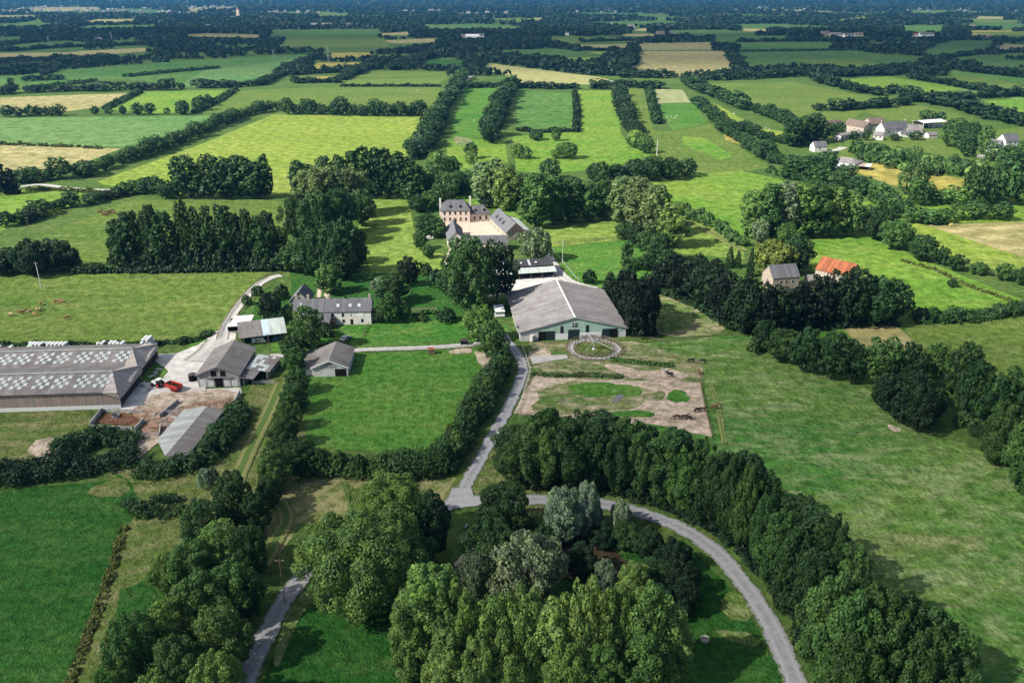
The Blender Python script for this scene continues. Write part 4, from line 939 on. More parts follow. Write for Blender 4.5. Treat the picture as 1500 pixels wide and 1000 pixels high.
# ------------------------------------------------------------------ far woods: one mass
def in_poly(x, y, poly):
    inside = np.zeros(len(x), bool); n = len(poly); j = n-1
    for i in range(n):
        xi, yi = poly[i]; xj, yj = poly[j]
        c = ((yi > y) != (yj > y)) & (x < (xj-xi)*(y-yi)/(yj-yi+1e-9)+xi); inside ^= c; j = i
    return inside
def vnoise(x, y, seed):
    r = np.random.default_rng(seed); t = r.random((64,64)); xi = np.floor(x).astype(int); yi = np.floor(y).astype(int); fx = x-xi; fy = y-yi
    fx = fx*fx*(3-2*fx); fy = fy*fy*(3-2*fy); g = lambda a, b: t[a % 64, b % 64]
    return (g(xi,yi)*(1-fx)+g(xi+1,yi)*fx)*(1-fy)+(g(xi,yi+1)*(1-fx)+g(xi+1,yi+1)*fx)*fy
def far_fields():
    r = random.Random(77); made = []
    for i in range(900):
        y = 1/r.uniform(1/5600, 1/1500); x = r.uniform(-.68,.68)*y
        if r.random() < (.6 if x < 0 else .05): continue
        w = r.uniform(90,210)*(1+y/4000); d = r.uniform(120,260)*(1+y/3000); a = R(r.uniform(8,26)); ca, sa = math.cos(a), math.sin(a)
        q = [(x+u*w*ca-v*d*sa, y+u*w*sa+v*d*ca) for u, v in ((-.5,-.5),(.5,-.5),(.5+r.uniform(-.2,.2),.5),(-.5,.5))]
        rad = math.hypot(w, d)*.55
        if any((x-a_)**2+(y-b_)**2 < (rad+c_)**2 for a_, b_, c_ in made): continue
        cx = np.array([x]+[p[0] for p in q]); cy = np.array([y]+[p[1] for p in q])
        if any(in_poly(cx, cy, p).any() for p in FIELDS): continue
        if any((x-a_)**2+(y-b_)**2 < (rad+c_)**2 for a_, b_, c_ in CLEAR): continue
        made.append((x, y, rad)); LAYER[0] += 1; FIELDS.append(q)
        soft_poly('field', GM[r.choice(['straw','dark','oliv','dark','dark','straw','oliv','dark'])], q, .06+(LAYER[0] % 40)*.0006, 6.0)
        if len(made) > 34: break
def far_woods():
    rng = np.random.default_rng(5); VV = []; FF = []; off = 0
    bands = [(1250,1700,9,7500,.46),(1700,2300,11,13000,.60),(2300,3200,13,20000,.68),(3200,4700,17,22000,.64),(4700,7000,24,19000,.52),(7000,11500,40,13000,.7)]
    for y0, y1, w, n, dens in bands:
        y = 1/rng.uniform(1/y1, 1/y0, n); x = rng.uniform(-.72, .72, n)*y
        # tree cover: woods in broad blots, hedge lines between plots
        m = .55*vnoise(x/420+9, y/230+3, 1) + .45*vnoise(x/130, y/70, 2)
        a = (x*.94+y*.34)/260 + .25*vnoise(x/300, y/300, 3); b = (y*.94-x*.34)/170 + .25*vnoise(x/300+7, y/300, 4)
        line = (np.minimum(a % 1, 1-a % 1) < .035) | (np.minimum(b % 1, 1-b % 1) < .06)
        keep = (m > (1-dens)*.98) | line
        for p in FIELDS:
            if max(q[1] for q in p) > y0*.9:
                for sh in ((0,) if y0 < 1600 else (0, 60, 130, 200)): keep &= ~in_poly(x*(y+sh)/y, y+sh, p)
        for (cx, cy, rr) in CLEAR: keep &= ((x-cx)**2 + ((y-cy)/2.2)**2) > rr*rr
        x = x[keep]; y = y[keep]; k = len(x); h = w*rng.uniform(.55,1.15,k)*.95; ww = w*rng.uniform(.8,1.5,k)
        nc = 7 if y0 < 3000 else 5
        d = norm(rng.normal(size=(k*nc,3))); d[:,2] = np.abs(d[:,2])
        c = np.repeat(np.stack([x, y, h*.42], 1), nc, 0); sc3 = np.repeat(np.stack([ww*.5, ww*.5, h*.55], 1), nc, 0)
        p = c + d*sc3*.72; nn = norm(d + rng.normal(size=d.shape)*.45); s = np.repeat(np.maximum(ww, h), nc)*rng.uniform(.5,.85,k*nc)
        V, Fq = cards(p, nn, s, rng); VV.append(V); FF.append(Fq+off); off += len(V)
    me = np_mesh('far_woods', np.concatenate(VV), np.concatenate(FF)); set_tuft(me, np.repeat(rng.random(len(me.polygons)//5+1), 5)[:len(me.polygons)]); me.materials.append(LEAF)
    o = link('far_woods', me); o.color = (.013,.032,.017,1)
    tag(o, 'dark patchwork of distant woods and hedges reaching the horizon', 'woods', None, 'stuff')
# ------------------------------------------------------------------ buildings
RM = dict(
 fibro=roof_mat('fibre_cement_roof', (.205,.188,.180), (1,0), 1.1, (.55,.5,.48), .55),
 fibroy=roof_mat('fibre_cement_roof_side', (.200,.186,.180), (0,1), 1.1, (.55,.5,.48), .6),
 arena=roof_mat('hall_roof', (.245,.232,.228), (0,1), 1.2, (.68,.62,.60), .75, course=0, var=.3),
 slate=roof_mat('slate_roof', (.135,.135,.145), (1,0), .8, (.6,.6,.6), .5, course=.5),
 slatey=roof_mat('slate_roof_side', (.150,.152,.165), (0,1), .8, (.6,.6,.6), .4, course=.5),
 dark=roof_mat('dark_sheet_roof', (.045,.045,.050), (1,0), 1.0, (1.6,1.5,1.5), .4),
 light=roof_mat('light_sheet_roof', (.42,.47,.44), (1,0), 1.0, (.7,.7,.65), .4),
 tile=roof_mat('orange_tile_roof', (.31,.105,.048), (1,0), .6, (.6,.7,.85), .85, course=.7, var=.35),
 brown=roof_mat('brown_tile_roof', (.17,.125,.105), (1,0), .7, (.6,.6,.6), .5),
 white=roof_mat('pale_sheet_roof', (.62,.61,.60), (1,0), 1.0, (.8,.8,.78), .5, var=.1),
)
PL = dict(
 slat=plank_mat('weathered_slats', (.33,.25,.215), 0, .35), grey=plank_mat('grey_boards', (.30,.29,.28), 0, .4), dark=plank_mat('dark_and_shaded_boards', (.05,.045,.042), 0, .4),
 white=plain('white_render', (.66,.63,.58), .9, .1, .14, .6), cream=plain('cream_stone', (.66,.52,.43), .9, .1, .14, .6), lime=stone_mat('limestone', (.46,.40,.33), (.33,.28,.22)),
 rubble=stone_mat('rubble_stone', (.42,.35,.28), (.28,.23,.19)), palewall=plain('pale_wall', (.55,.54,.52), .9, .1, .2, .4), mint=plank_mat('mint_cladding', (.36,.50,.41), 0, .8, .1),
 conc=CONC, door=plain('dark_green_door', (.012,.030,.032), .6, .3, .2), trim=plain('white_paint', (.75,.75,.73), .6, .3, .05), black=plain('black_and_interior_shade', (.012,.011,.010), .95, .05, .2),  # flat black, also painted in as the shade inside open bays and doorways
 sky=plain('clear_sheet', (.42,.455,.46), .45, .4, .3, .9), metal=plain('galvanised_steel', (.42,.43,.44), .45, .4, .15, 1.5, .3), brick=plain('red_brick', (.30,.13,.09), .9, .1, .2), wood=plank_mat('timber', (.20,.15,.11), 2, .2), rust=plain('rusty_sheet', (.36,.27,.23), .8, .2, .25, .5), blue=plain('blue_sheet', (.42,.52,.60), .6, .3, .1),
)
GLASS = glass_mat()
def house_root(name, A, B, label, cat, group=None):
    A = Vector((A[0], A[1], 0)); B = Vector((B[0], B[1], 0)); d = B-A
    return empty(name, A, math.atan2(d.y, d.x), label, cat, group), d.length
def shell(root, L, W, eave, ridge, mat, axis='x', name='wall', x0=0, y0=0, z0=-.2, ridge_at=.5, parent=None):
    """four walls with gables (ridge along the named axis)"""
    mb = MB(); x1, y1 = x0+L, y0+W
    if axis == 'x':
        ym = y0+W*ridge_at
        v = [(x0,y0,z0),(x1,y0,z0),(x1,y1,z0),(x0,y1,z0),(x0,y0,eave),(x1,y0,eave),(x1,y1,eave),(x0,y1,eave),(x0,ym,ridge),(x1,ym,ridge)]
        f = [(0,1,5,4),(2,3,7,6),(1,2,6,9,5),(3,0,4,8,7),(4,5,9,8),(8,9,6,7)]
    else:
        xm = x0+L*ridge_at
        v = [(x0,y0,z0),(x1,y0,z0),(x1,y1,z0),(x0,y1,z0),(x0,y0,eave),(x1,y0,eave),(x1,y1,eave),(x0,y1,eave),(xm,y0,ridge),(xm,y1,ridge)]
        f = [(0,1,5,8,4),(2,3,7,9,6),(1,2,6,5),(3,0,4,7),(4,8,9,7),(8,5,6,9)]
    mb.add(v, f); return mb.build(name, mat, parent or root)
def roof(root, L, W, eave, ridge, mat, axis='x', over=.4, t=.16, x0=0, y0=0, ridge_at=.5, hip=0.0, name='roof', end=None):
    mb = MB(); x1, y1 = x0+L, y0+W; e = over if end is None else end
    if hip:
        q = MB(); o = over; k = o*(ridge-eave)/(W/2)
        v = [(x0-o,y0-o,eave-k),(x1+o,y0-o,eave-k),(x1+o,y1+o,eave-k),(x0-o,y1+o,eave-k),(x0+hip,y0+W/2,ridge),(x1-hip,y0+W/2,ridge)]
        v = [(a,b,c+.12) for a,b,c in v]; v += [(a,b,c-.14) for a,b,c in v[:4]]
        q.add(v, [(0,1,5,4),(1,2,5),(2,3,4,5),(3,0,4),(0,6,7,1),(1,7,8,2),(2,8,9,3),(3,9,6,0),(9,8,7,6)]); return q.build(name, mat, root)
    lift = .02+t
    if axis == 'x':
        ym = y0+W*ridge_at; k = over*(ridge-eave)/(W*ridge_at)
        mb.slab([(x0-e,y0-over,eave-k+lift),(x1+e,y0-over,eave-k+lift),(x1+e,ym,ridge+lift),(x0-e,ym,ridge+lift)], t)
        mb.slab([(x0-e,ym,ridge+lift+.003),(x1+e,ym,ridge+lift+.003),(x1+e,y1+over,eave-k+lift+.003),(x0-e,y1+over,eave-k+lift+.003)], t)
    else:
        xm = x0+L*ridge_at; k = over*(ridge-eave)/(L*ridge_at)
        mb.slab([(x0-over,y0-e,eave-k+lift),(xm,y0-e,ridge+lift),(xm,y1+e,ridge+lift),(x0-over,y1+e,eave-k+lift)], t)
        mb.slab([(xm,y0-e,ridge+lift+.003),(x1+over,y0-e,eave-k+lift+.003),(x1+over,y1+e,eave-k+lift+.003),(xm,y1+e,ridge+lift+.003)], t)
    return mb.build(name, mat, root)
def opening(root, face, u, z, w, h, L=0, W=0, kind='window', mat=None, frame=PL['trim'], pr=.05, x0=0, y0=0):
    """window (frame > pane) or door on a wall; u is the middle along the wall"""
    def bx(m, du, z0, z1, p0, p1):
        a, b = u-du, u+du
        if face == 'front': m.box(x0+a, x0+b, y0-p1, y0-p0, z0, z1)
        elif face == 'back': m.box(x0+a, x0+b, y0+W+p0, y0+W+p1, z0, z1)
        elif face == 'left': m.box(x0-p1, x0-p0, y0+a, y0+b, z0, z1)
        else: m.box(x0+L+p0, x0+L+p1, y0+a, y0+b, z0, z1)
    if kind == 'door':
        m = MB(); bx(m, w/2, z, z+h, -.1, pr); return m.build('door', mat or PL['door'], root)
    m = MB(); bx(m, w/2+.1, z-.12, z+h+.1, -.1, pr*.6); o = m.build('window', frame, root)
    g = MB(); bx(g, w/2, z, z+h, -.05, pr); g.build('pane', mat or GLASS, o)
    return o
def skylight(root, x, v, L, W, eave, ridge, w=.9, h=1.1, mat=None, axis='x', y0=0, side=0, x0=0, name='skylight', lift=.24):
    """plate on a roof slope; v = way up the slope"""
    mb = MB()
    if axis == 'x':
        sl = math.hypot(W/2, ridge-eave); dv = h/sl/2
        def pt(xx, vv):
            yy = W/2*vv if side == 0 else W-W/2*vv; return (x0+xx, y0+yy, eave+(ridge-eave)*vv+lift)
    else:
        sl = math.hypot(L/2, ridge-eave); dv = h/sl/2
        def pt(yy, vv):
            xx = L/2*vv if side == 0 else L-L/2*vv; return (x0+xx, y0+yy, eave+(ridge-eave)*vv+lift)
    mb.slab([pt(x-w/2, v-dv), pt(x+w/2, v-dv), pt(x+w/2, v+dv), pt(x-w/2, v+dv)], .08)
    return mb.build(name, mat or PL['sky'], root)
def chimney(root, x, y, z0, z1, s=.8, mat=None):
    mb = MB(); mb.box(x-s/2, x+s/2, y-s/2, y+s/2, z0, z1); mb.box(x-s/2-.08, x+s/2+.08, y-s/2-.08, y+s/2+.08, z1-.25, z1-.1); mb.tube((x,y,z1),(x,y,z1+.4),.15,.12,8)
    return mb.build('chimney', mat or PL['lime'], root)

# --- twin long barns
def checker(root, L, W, eave, ridge, x0, y0, n, first, pitch):
    for i in range(n):
        xc = first+i*pitch+(.4 if i % 2 else 0); mb = MB()
        for r_ in range(4):
            for c in range(4):
                if (r_+c) % 2: continue
                v0 = .22+r_*.155; xx = xc+(c-1.5)*1.15
                def pt(a, v): return (x0+a, y0+W/2*v, eave+(ridge-eave)*v+.245)
                mb.slab([pt(xx-.55,v0),pt(xx+.55,v0),pt(xx+.55,v0+.15),pt(xx-.55,v0+.15)], .05)
        mb.build('rooflight', PL['sky'], root)
def long_barn(label, A, ang, L, W, eave, ridge, n, first, low):
    root = empty('livestock_barn', (A[0], A[1], 0), ang, label, 'barn', 'twin livestock barns')
    mb = MB(); mb.box(0, L, 0, .25, -.2, 1.25); mb.build('plinth', PL['trim'], root)
    mb = MB()
    for k in range(9):
        a = L*k/9; mb.box(a+.12, L*(k+1)/9-.12, .05, .2, 1.25, eave-.05)
    mb.box(0, .2, .3, W, -.1, eave); mb.box(0, L, W-.2, W, -.1, eave); mb.build('slatted_wall', PL['slat'], root)
    mb = MB()
    for k in range(10): mb.box(L*k/9-.13, L*k/9+.13, .0, .24, 1.25, eave)
    mb.build('wall_post', PL['grey'], root)
    mb = MB(); mb.box(L-.6, L-.4, .3, W-.2, -.1, low); mb.build('end_wall', PL['dark'], root)  # shade of this end is put into the dark board colour
    roof(root, L-4, W, eave, ridge, RM['fibro'], 'x', .5, .18, end=0.0, x0=-.5)
    mb = MB(); xr = L-4.5; z = .2
    mb.add([(xr,W/2,ridge+z),(xr,-.5,eave-.25+z),(L,-.6,eave-.35+z),(L+.5,-.3,low),(L+.5,W+.3,low),(L,W+.6,eave-.35+z),(xr,W+.5,eave-.25+z)],
           [(0,1,2),(0,2,3),(0,3,4),(0,4,5),(0,5,6)])
    mb.add([(xr,-.5,eave-.25),(L,-.6,eave-.35),(L+.5,-.3,low-.2),(L+.5,W+.3,low-.2),(L,W+.6,eave-.35),(xr,W+.5,eave-.25)], [(5,4,3,2,1,0)])
    mb.build('end_roof', plank_mat('pale_slats', (.40,.35,.32), 1, .5), root)
    m = MB(); m.bar((-.5,W/2,ridge+.27),(xr,W/2,ridge+.27),.5,.12); m.build('ridge_cap', RM['light'], root)
    checker(root, L, W, eave, ridge, 0, 0, n, first, 6.0)
    return root
long_barn('near one of the two long grey barns, slatted front wall over a white plinth', (-161.5,216.8), R(4.0), 45, 18.5, 5.6, 7.9, 7, 3.2, 3.5)
long_barn('far one of the two long grey barns, with the white bales behind it', (-170.2,236.0), R(4.0), 51.5, 17.5, 5.0, 7.2, 8, 2.6, 3.5)

# --- timber barn in the yard
root, L = house_root('timber_barn', P2(291.3,567.2), P2(352.3,566.1), 'grey gabled timber barn with a dark middle doorway facing the muck yard', 'barn')
W = 20.5; EV, RG = 4.3, 7.0
shell(root, L, W, EV, RG, PL['grey'], 'y'); roof(root, L, W, EV, RG, RM['fibroy'], 'y', .6)
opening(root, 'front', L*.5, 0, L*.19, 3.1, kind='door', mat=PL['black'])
for u in (.12,.30,.70,.88): opening(root, 'front', L*u, .2, L*.14, 2.6, kind='door', mat=PL['palewall'])
for u in (.40,.62): opening(root, 'front', L*u, 3.7, L*.13, 1.9, kind='window', mat=PL['black'], frame=PL['grey'])
m = MB(); m.box(L*.2, L*.85, -.5, 0, 3.25, 3.4); m.build('canopy', RM['fibro'], root)
root, L = house_root('lean_to_shed', P2(352.5,565), P2(384,566), 'lean-to shed with a chequered pale and grey roof beside the timber barn', 'shed')
m = MB(); m.box(0,.2,0,17,-.1,3.0); m.box(.2,6.8,16.8,17,-.1,2.6); m.box(6.8,7,5,17,-.1,2.3); m.box(1.0,1.2,0,5,-.1,2.5); m.build('wall', PL['grey'], root)
m = MB(); m.slab([(-.1,5.5,3.4),(7.6,5.5,2.5),(7.6,17.4,2.5),(-.1,17.4,3.4)], .12); m.slab([(-.1,-.6,3.3),(4.6,-.6,2.75),(4.6,5.45,2.75),(-.1,5.45,3.3)], .12); m.build('roof', RM['fibroy'], root)
m = MB(); rr = random.Random(3)
for i in range(6):
    for j in range(7):
        if (i < 4 and j > 0 and rr.random() < .75) or rr.random() < .35:
            xa = i*1.25; za = lambda x: 3.4-.9*(x+.1)/7.7+.03
            m.slab([(xa,5.7+j*1.6,za(xa)),(xa+1.2,5.7+j*1.6,za(xa+1.2)),(xa+1.2,7.2+j*1.6,za(xa+1.2)),(xa,7.2+j*1.6,za(xa))], .04)
m.build('roof_sheet', PL['sky'], root)

# --- open pole shed and pale shed
A = P(352.4,494.4,3.2); B = P(418,486.4,3.2)
root, L = house_root('pole_shed', A, B, 'open fronted pole shed with a mono pitch grey, blue and pale roof', 'shed'); W = 10.5
for k, x in enumerate((.3, L*.33, L*.62, L-.3)):
    m = MB(); m.box(x-.14,x+.14,.2,.48,-.2,3.15); m.build('post', PL['wood'], root)
    m = MB(); m.box(x-.14,x+.14,W-.4,W-.15,-.2,4.6); m.build('post', PL['wood'], root)
m = MB(); m.box(.1,L-.1,W-.12,W,-.1,4.5); m.box(0,.12,1,W,.9,3.4); m.build('back_wall', PL['dark'], root)
m = MB()
for k in range(4): m.box(-.1,0,1,W,.2+k*.75,.55+k*.75)
m.build('side_rail', PL['wood'], root)
def mono(name, mat, xa, xb, W=W, z0=3.25, z1=4.9, fo=.6):
    m = MB(); k = (z1-z0)/W; m.slab([(xa,-fo,z0-k*fo),(xb,-fo,z0-k*fo),(xb,W+.3,z1+k*.3),(xa,W+.3,z1+k*.3)], .14); return m.build(name, mat, root)
mono('roof', RM['fibro'], -.6, L*.5); mono('roof_panel', PL['blue'], L*.5+.003, L*.66); mono('roof_panel', RM['light'], L*.66+.003, L+.5)
A = P(333,478,2.3); B = P(357,476.8,2.3)
root, L = house_root('sheet_shed', A, B, 'low shed with a flat white sheet roof at the lane side', 'shed')
m = MB(); m.box(0,L,6.5,6.7,-.1,2.8); m.box(0,.2,0,6.5,-.1,2.3); m.box(L-.2,L,0,6.5,-.1,2.3); m.build('wall', PL['dark'], root)
m = MB(); m.slab([(-.4,-.4,2.35),(L+2,-.4,2.45),(L+2.5,9,3.0),(1.5,9,2.9)], .12); m.build('roof', RM['white'], root)
m = MB(); m.box(0,L,-.1,0,0,.35); m.build('kerb', CONC, root)

# --- small white barn by the pasture
root, L = house_root('field_barn', P2(458,552), P2(510,551), 'small white washed barn with a mossy grey roof and an open bay', 'barn'); W = 15.5
shell(root, L, W, 3.2, 5.6, PL['palewall'], 'y'); roof(root, L, W, 3.2, 5.6, RM['fibroy'], 'y', .45)
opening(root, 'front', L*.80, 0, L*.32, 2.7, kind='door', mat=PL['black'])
m = MB(); m.add([(L*.3,-.12,3.3),(L*.72,-.12,3.3),(L*.5,-.12,5.3)], [(0,1,2)]); m.build('gable_boards', PL['grey'], root)
m = MB(); m.bar((-.4,-.5,3.1),(L*.5,-.5,5.7),.12,.35); m.build('barge_board', PL['trim'], root)
m = MB(); m.bar((L*.5,-.5,5.7),(L+.4,-.5,3.1),.12,.35); m.build('barge_board', PL['trim'], root)
m = MB(); m.box(-4.3,-4.1,1.2,W,-.1,2.3); m.box(-4.1,0,1.1,1.3,-.1,2.4); m.build('side_wall', PL['palewall'], root)
m = MB(); m.slab([(-4.9,.6,2.35),(-.3,.6,3.25),(-.3,W+.3,3.25),(-4.9,W+.3,2.35)], .13); m.build('side_roof', RM['fibroy'], root)

# --- farmhouse
A = P(430,456.8,5.4); B = P(542.8,455.2,5.4)
root, L = house_root('farmhouse', A, B, 'long two storey farmhouse with white walls, slate roof and four chimneys', 'farmhouse'); W = 8.0; EV, RG = 5.4, 9.0
shell(root, L, W, EV, RG, PL['white'], 'x'); roof(root, L, W, EV, RG, RM['slate'], 'x', .35)
k = L/112.8
for px, z, w, h in [(486.6,3.2,.9,1.4),(501.6,3.2,.9,1.4),(513.5,3.6,.5,.6),(529.5,.9,.9,1.4),(502,.9,1.0,1.3),(528,3.1,1.6,1.5)]:
    opening(root, 'front', (px-430)*k, z, w, h, mat=GLASS if px != 528 else PL['trim'])
opening(root, 'front', (514-430)*k, 0, 1.0, 2.2, kind='door', mat=PL['black'])
for px in (494.5,512.5,525.5): skylight(root, (px-430)*k, .42, L, W, EV, RG, 1.0, 1.3)
skylight(root, (440-430)*k, .55, L, W, EV, RG, .6, .8)
for px in (432.5,450,481,540.5): chimney(root, max(.5, min(L-.5, (px-430)*k)), W/2, RG-.8, RG+1.5)
chimney(root, (505-430)*k, W/2, RG-.4, RG+.9, .5, PL['black'])
x0 = (452-430)*k; Lw = (484-452)*k
m = MB(); m.add([(x0,-5,-.2),(x0+Lw,-5,-.2),(x0+Lw,0,-.2),(x0,0,-.2),(x0,-5,2.6),(x0+Lw,-5,2.6),(x0+Lw,0,4.6),(x0,0,4.6)], [(0,1,5,4),(1,2,6,5),(3,0,4,7),(4,5,6,7)]); m.build('wing_wall', PL['lime'], root)
m = MB(); m.slab([(x0-.3,-5.4,2.65),(x0+Lw+.3,-5.4,2.65),(x0+Lw+.3,-.02,4.85),(x0-.3,-.02,4.85)], .16); m.build('wing_roof', RM['slate'], root)
opening(root, 'front', Lw*.3, .9, .8, 1.1, y0=-5, x0=x0); opening(root, 'front', Lw*.62, 0, .9, 1.9, kind='door', mat=PL['black'], y0=-5, x0=x0)
m = MB(); m.box(x0+Lw+.02,x0+Lw+1.7,-2.6,-.02,0,2.6); m.build('porch', PL['wood'], root)
skylight(root, Lw*.55, .5, Lw, 10, 2.6, 4.6, .6, .8, x0=x0, y0=-5)
A = P(424,441,3.0); B = P(452,441,3.0)
root, L = house_root('outbuilding', A, B, 'small slate roofed outbuilding with a steep gable behind the farmhouse', 'outbuilding')
shell(root, L, 9, 3.0, 7.0, PL['lime'], 'y', ridge_at=.55); roof(root, L, 9, 3.0, 7.0, RM['slatey'], 'y', .4, ridge_at=.55)
opening(root, 'front', L*.55, 3.6, 1.0, 1.2)

# --- cattle shed in the bushes
R1 = P(243,666,3.9); R2 = P(302,596,3.9); d = Vector((R2.x-R1.x, R2.y-R1.y, 0)); ang = math.atan2(d.y, d.x); Lc = d.length; E1 = P(231.5,646,2.7)
hw = 7.0
root = empty('cattle_shed', (R1.x, R1.y, 0), ang, 'low open cattle shed with a long two tone grey roof among dark bushes', 'shed')
m = MB(); m.box(1,Lc,-4.6,-4.4,-.1,2.5); m.box(Lc-.2,Lc,-4.4,hw-.5,-.1,2.6); m.box(.2,.4,-4.4,0,-.1,2.6); m.build('wall', PL['grey'], root)
for k in range(6):
    m = MB(); x = 10+(Lc-10.5)*k/5; m.box(x-.12,x+.12,hw-.75,hw-.5,-.1,2.7); m.build('post', PL['wood'], root)
m = MB(); m.slab([(-.5,-5,2.9),(Lc+.5,-5,2.9),(Lc+.5,0,3.9),(-.5,0,3.9)], .14); m.build('roof', RM['fibro'], root)
m = MB(); m.slab([(-.5,0,3.903),(Lc+.5,0,3.903),(Lc+.5,hw,2.7),(9.8,hw,2.7)], .14); m.build('roof_slope', roof_mat('pale_shed_roof', (.36,.37,.36), (1,0), 1.0, (.6,.6,.55), .6), root)

# --- riding hall
A = (2.9,271.2); B = (40.9,275.4)
root, L = house_root('riding_hall', A, B, 'big riding hall with a wide grey brown roof and a mint green gable front', 'riding hall'); W = 41.0; EV, RG = 3.4, 8.2
shell(root, L, W, EV, RG, PL['palewall'], 'y', ridge_at=.51); roof(root, L, W, EV, RG, RM['arena'], 'y', .8, .2, end=.5, ridge_at=.51)
m = MB(); m.bar((L*.51,-.5,RG+.27),(L*.51,W+.5,RG+.27),.7,.1); m.build('ridge_cap', RM['white'], root)
m = MB(); zl = 2.35
m.add([(L*.16,-.10,EV+.6),(L*.16,-.10,zl+.1),(L*.96,-.10,zl+.1),(L*.96,-.10,EV+.25),(L*.51,-.10,RG-.1)], [(0,1,2,3,4)]); m.build('gable_cladding', PL['mint'], root)
def hf(px): return (px-763.2)/(916.8-763.2)*L
for a, b in ((789.4,812.6),(882,904.6)):
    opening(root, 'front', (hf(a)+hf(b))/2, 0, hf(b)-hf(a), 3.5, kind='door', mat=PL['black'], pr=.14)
m = MB(); m.box(hf(800.5),hf(812.6),-.26,-.15,0,3.45); m.build('sliding_door', PL['door'], root)
m = MB(); m.box(hf(882),hf(893),-.26,-.15,0,3.45); m.build('sliding_door', PL['door'], root)
opening(root, 'front', hf(840.5), 0, hf(848.8)-hf(832.2), 3.7, kind='door', mat=PL['door'], pr=.15)
opening(root, 'front', hf(841.5), 4.7, 1.9, 1.5, mat=GLASS, pr=.2)
m = MB(); m.box(hf(841.5)-.05,hf(841.5)+.05,-.24,-.2,4.7,6.2); m.box(hf(837.6),hf(845.4),-.24,-.2,5.4,5.5); m.build('glazing_bar', PL['trim'], root)
for a in (823.0,860.0): opening(root, 'front', hf(a), 2.6, .9, 2.5, mat=GLASS, pr=.2, frame=PL['door'])
for a, b in ((812.9,832),(849,881)):
    m = MB(); m.box(hf(a),hf(b),-.15,-.06,-.1,zl); m.build('base_panel', PL['trim'], root)
m = MB(); m.tube((hf(780),-.9,.3),(hf(780),-.9,2.6),.75,.75,10); m.build('water_butt', PL['palewall'], root)
rr = random.Random(9)
for k in range(26):
    skylight(root, 3+(k//3)*4.4+rr.uniform(-.3,.3), (.26,.55,.80)[k % 3]+rr.uniform(-.02,.02), L*1.02, W, EV, RG, .9, .5, PL['grey'], 'y', lift=.26, name='roof_vent')
A = P(725.5,466); B = P(739.5,466)
root = empty('horse_trailer', (A.x, A.y, 0), R(7), 'white horse box trailer parked against the left wall of the riding hall', 'trailer'); Lx = (B-A).length
m = MB(); m.box(0,Lx,0,7.0,.5,2.6); m.slab([(-.1,-.1,2.62),(Lx+.1,-.1,2.62),(Lx+.1,7.1,2.8),(-.1,7.1,2.8)],.1); m.build('body', PL['trim'], root)
m = MB(); m.box(-.02,Lx+.02,-.03,-.003,1.7,2.2); m.build('window', GLASS, root)
for sx in (-.05,Lx-.2):
    for y in (2.2,4.4):
        m = MB(); m.tube((sx,y,.4),(sx+.25,y,.4),.4,.4,12); m.build('wheel', PL['black'], root)

# --- open fronted stable range
A = P(738,402,2.9); B = P(814.4,397.2,2.9); dx = Vector((B.x-A.x,B.y-A.y,0)).normalized(); A = Vector((A.x,A.y,0))-dx*14
root, L = house_root('stable_range', A, B, 'open fronted stable range with a dark roof, skylights and a pale front lean-to', 'stables')
m = MB(); m.box(0,L,14.4,14.6,-.1,4.4); m.box(0,.2,0,14.4,-.1,3.2); m.box(L-.2,L,4,14.4,-.1,3.4); m.box(0,L,6,6.2,-.1,3.6); m.build('wall', PL['dark'], root)
m = MB(); m.slab([(-.3,-.3,2.9),(L+.4,-.3,2.9),(L+.4,4.6,3.9),(-.3,4.6,3.9)],.14); m.build('front_roof', RM['light'], root)
m = MB(); m.slab([(-.3,4.5,4.4),(L+.1,4.5,4.4),(L+.1,10,6.0),(-.3,10,6.0)],.16); m.slab([(-.3,10,6.003),(L+.1,10,6.003),(L+.1,15,4.4),(-.3,15,4.4)],.16); m.build('roof', RM['dark'], root)
m = MB(); m.box(.1,L-.2,4.45,4.6,3.6,4.25); m.build('clerestory', PL['black'], root)
for k in range(8):
    x = 1+(L-2)*k/7; m = MB(); m.box(x-.1,x+.1,0,.2,-.1,2.85); m.build('post', PL['wood'], root)
for x in (15,19.5,23,29.6): skylight(root, x, .5, L, 11, 4.4, 6.0, .8, .8, y0=4.5, lift=.1, mat=PL['trim'])
skylight(root, 26.6, .5, L, 11, 4.4, 6.0, .9, 4.4, y0=4.5, lift=.1, mat=PL['sky'])

# --- manor
A = P(645.6,326.5); B = P(688.8,326.0)
root, L = house_root('manor_house', A, B, 'cream two storey manor house with a hipped slate roof and two dormers', 'manor house'); W = 10.0
m = MB(); m.box(0,L,0,W,-.2,7.0); m.build('wall', PL['cream'], root)
roof(root, L, W, 7.0, 11.2, RM['slate'], 'x', .4, hip=3.4)
for k in range(5):
    opening(root, 'front', L*(.14+.18*k), 4.3, 1.0, 1.8); 
    if k != 2: opening(root, 'front', L*(.14+.18*k), 1.0, 1.0, 1.9)
opening(root, 'front', L*.5, 0, 1.2, 2.5, kind='door')
def dormer(x, y, z, w=1.3, y0=0, parent=None):
    m = MB(); m.add([(x-w/2,y,z),(x+w/2,y,z),(x+w/2,y,z+1.3),(x,y,z+2.0),(x-w/2,y,z+1.3),(x-w/2,y+2.6,z+1.3),(x,y+3.2,z+2.0),(x+w/2,y+2.6,z+1.3)], [(0,1,2,3,4),(4,3,6,5),(3,2,7,6),(0,4,5),(1,7,2)])
    o = m.build('dormer', RM['slate'], parent or root); g = MB(); g.box(x-w*.35,x+w*.35,y-.05,y+.02,z+.2,z+1.3); g.build('pane', GLASS, o)
for u in (.34,.66): dormer(L*u, .9, 7.7)
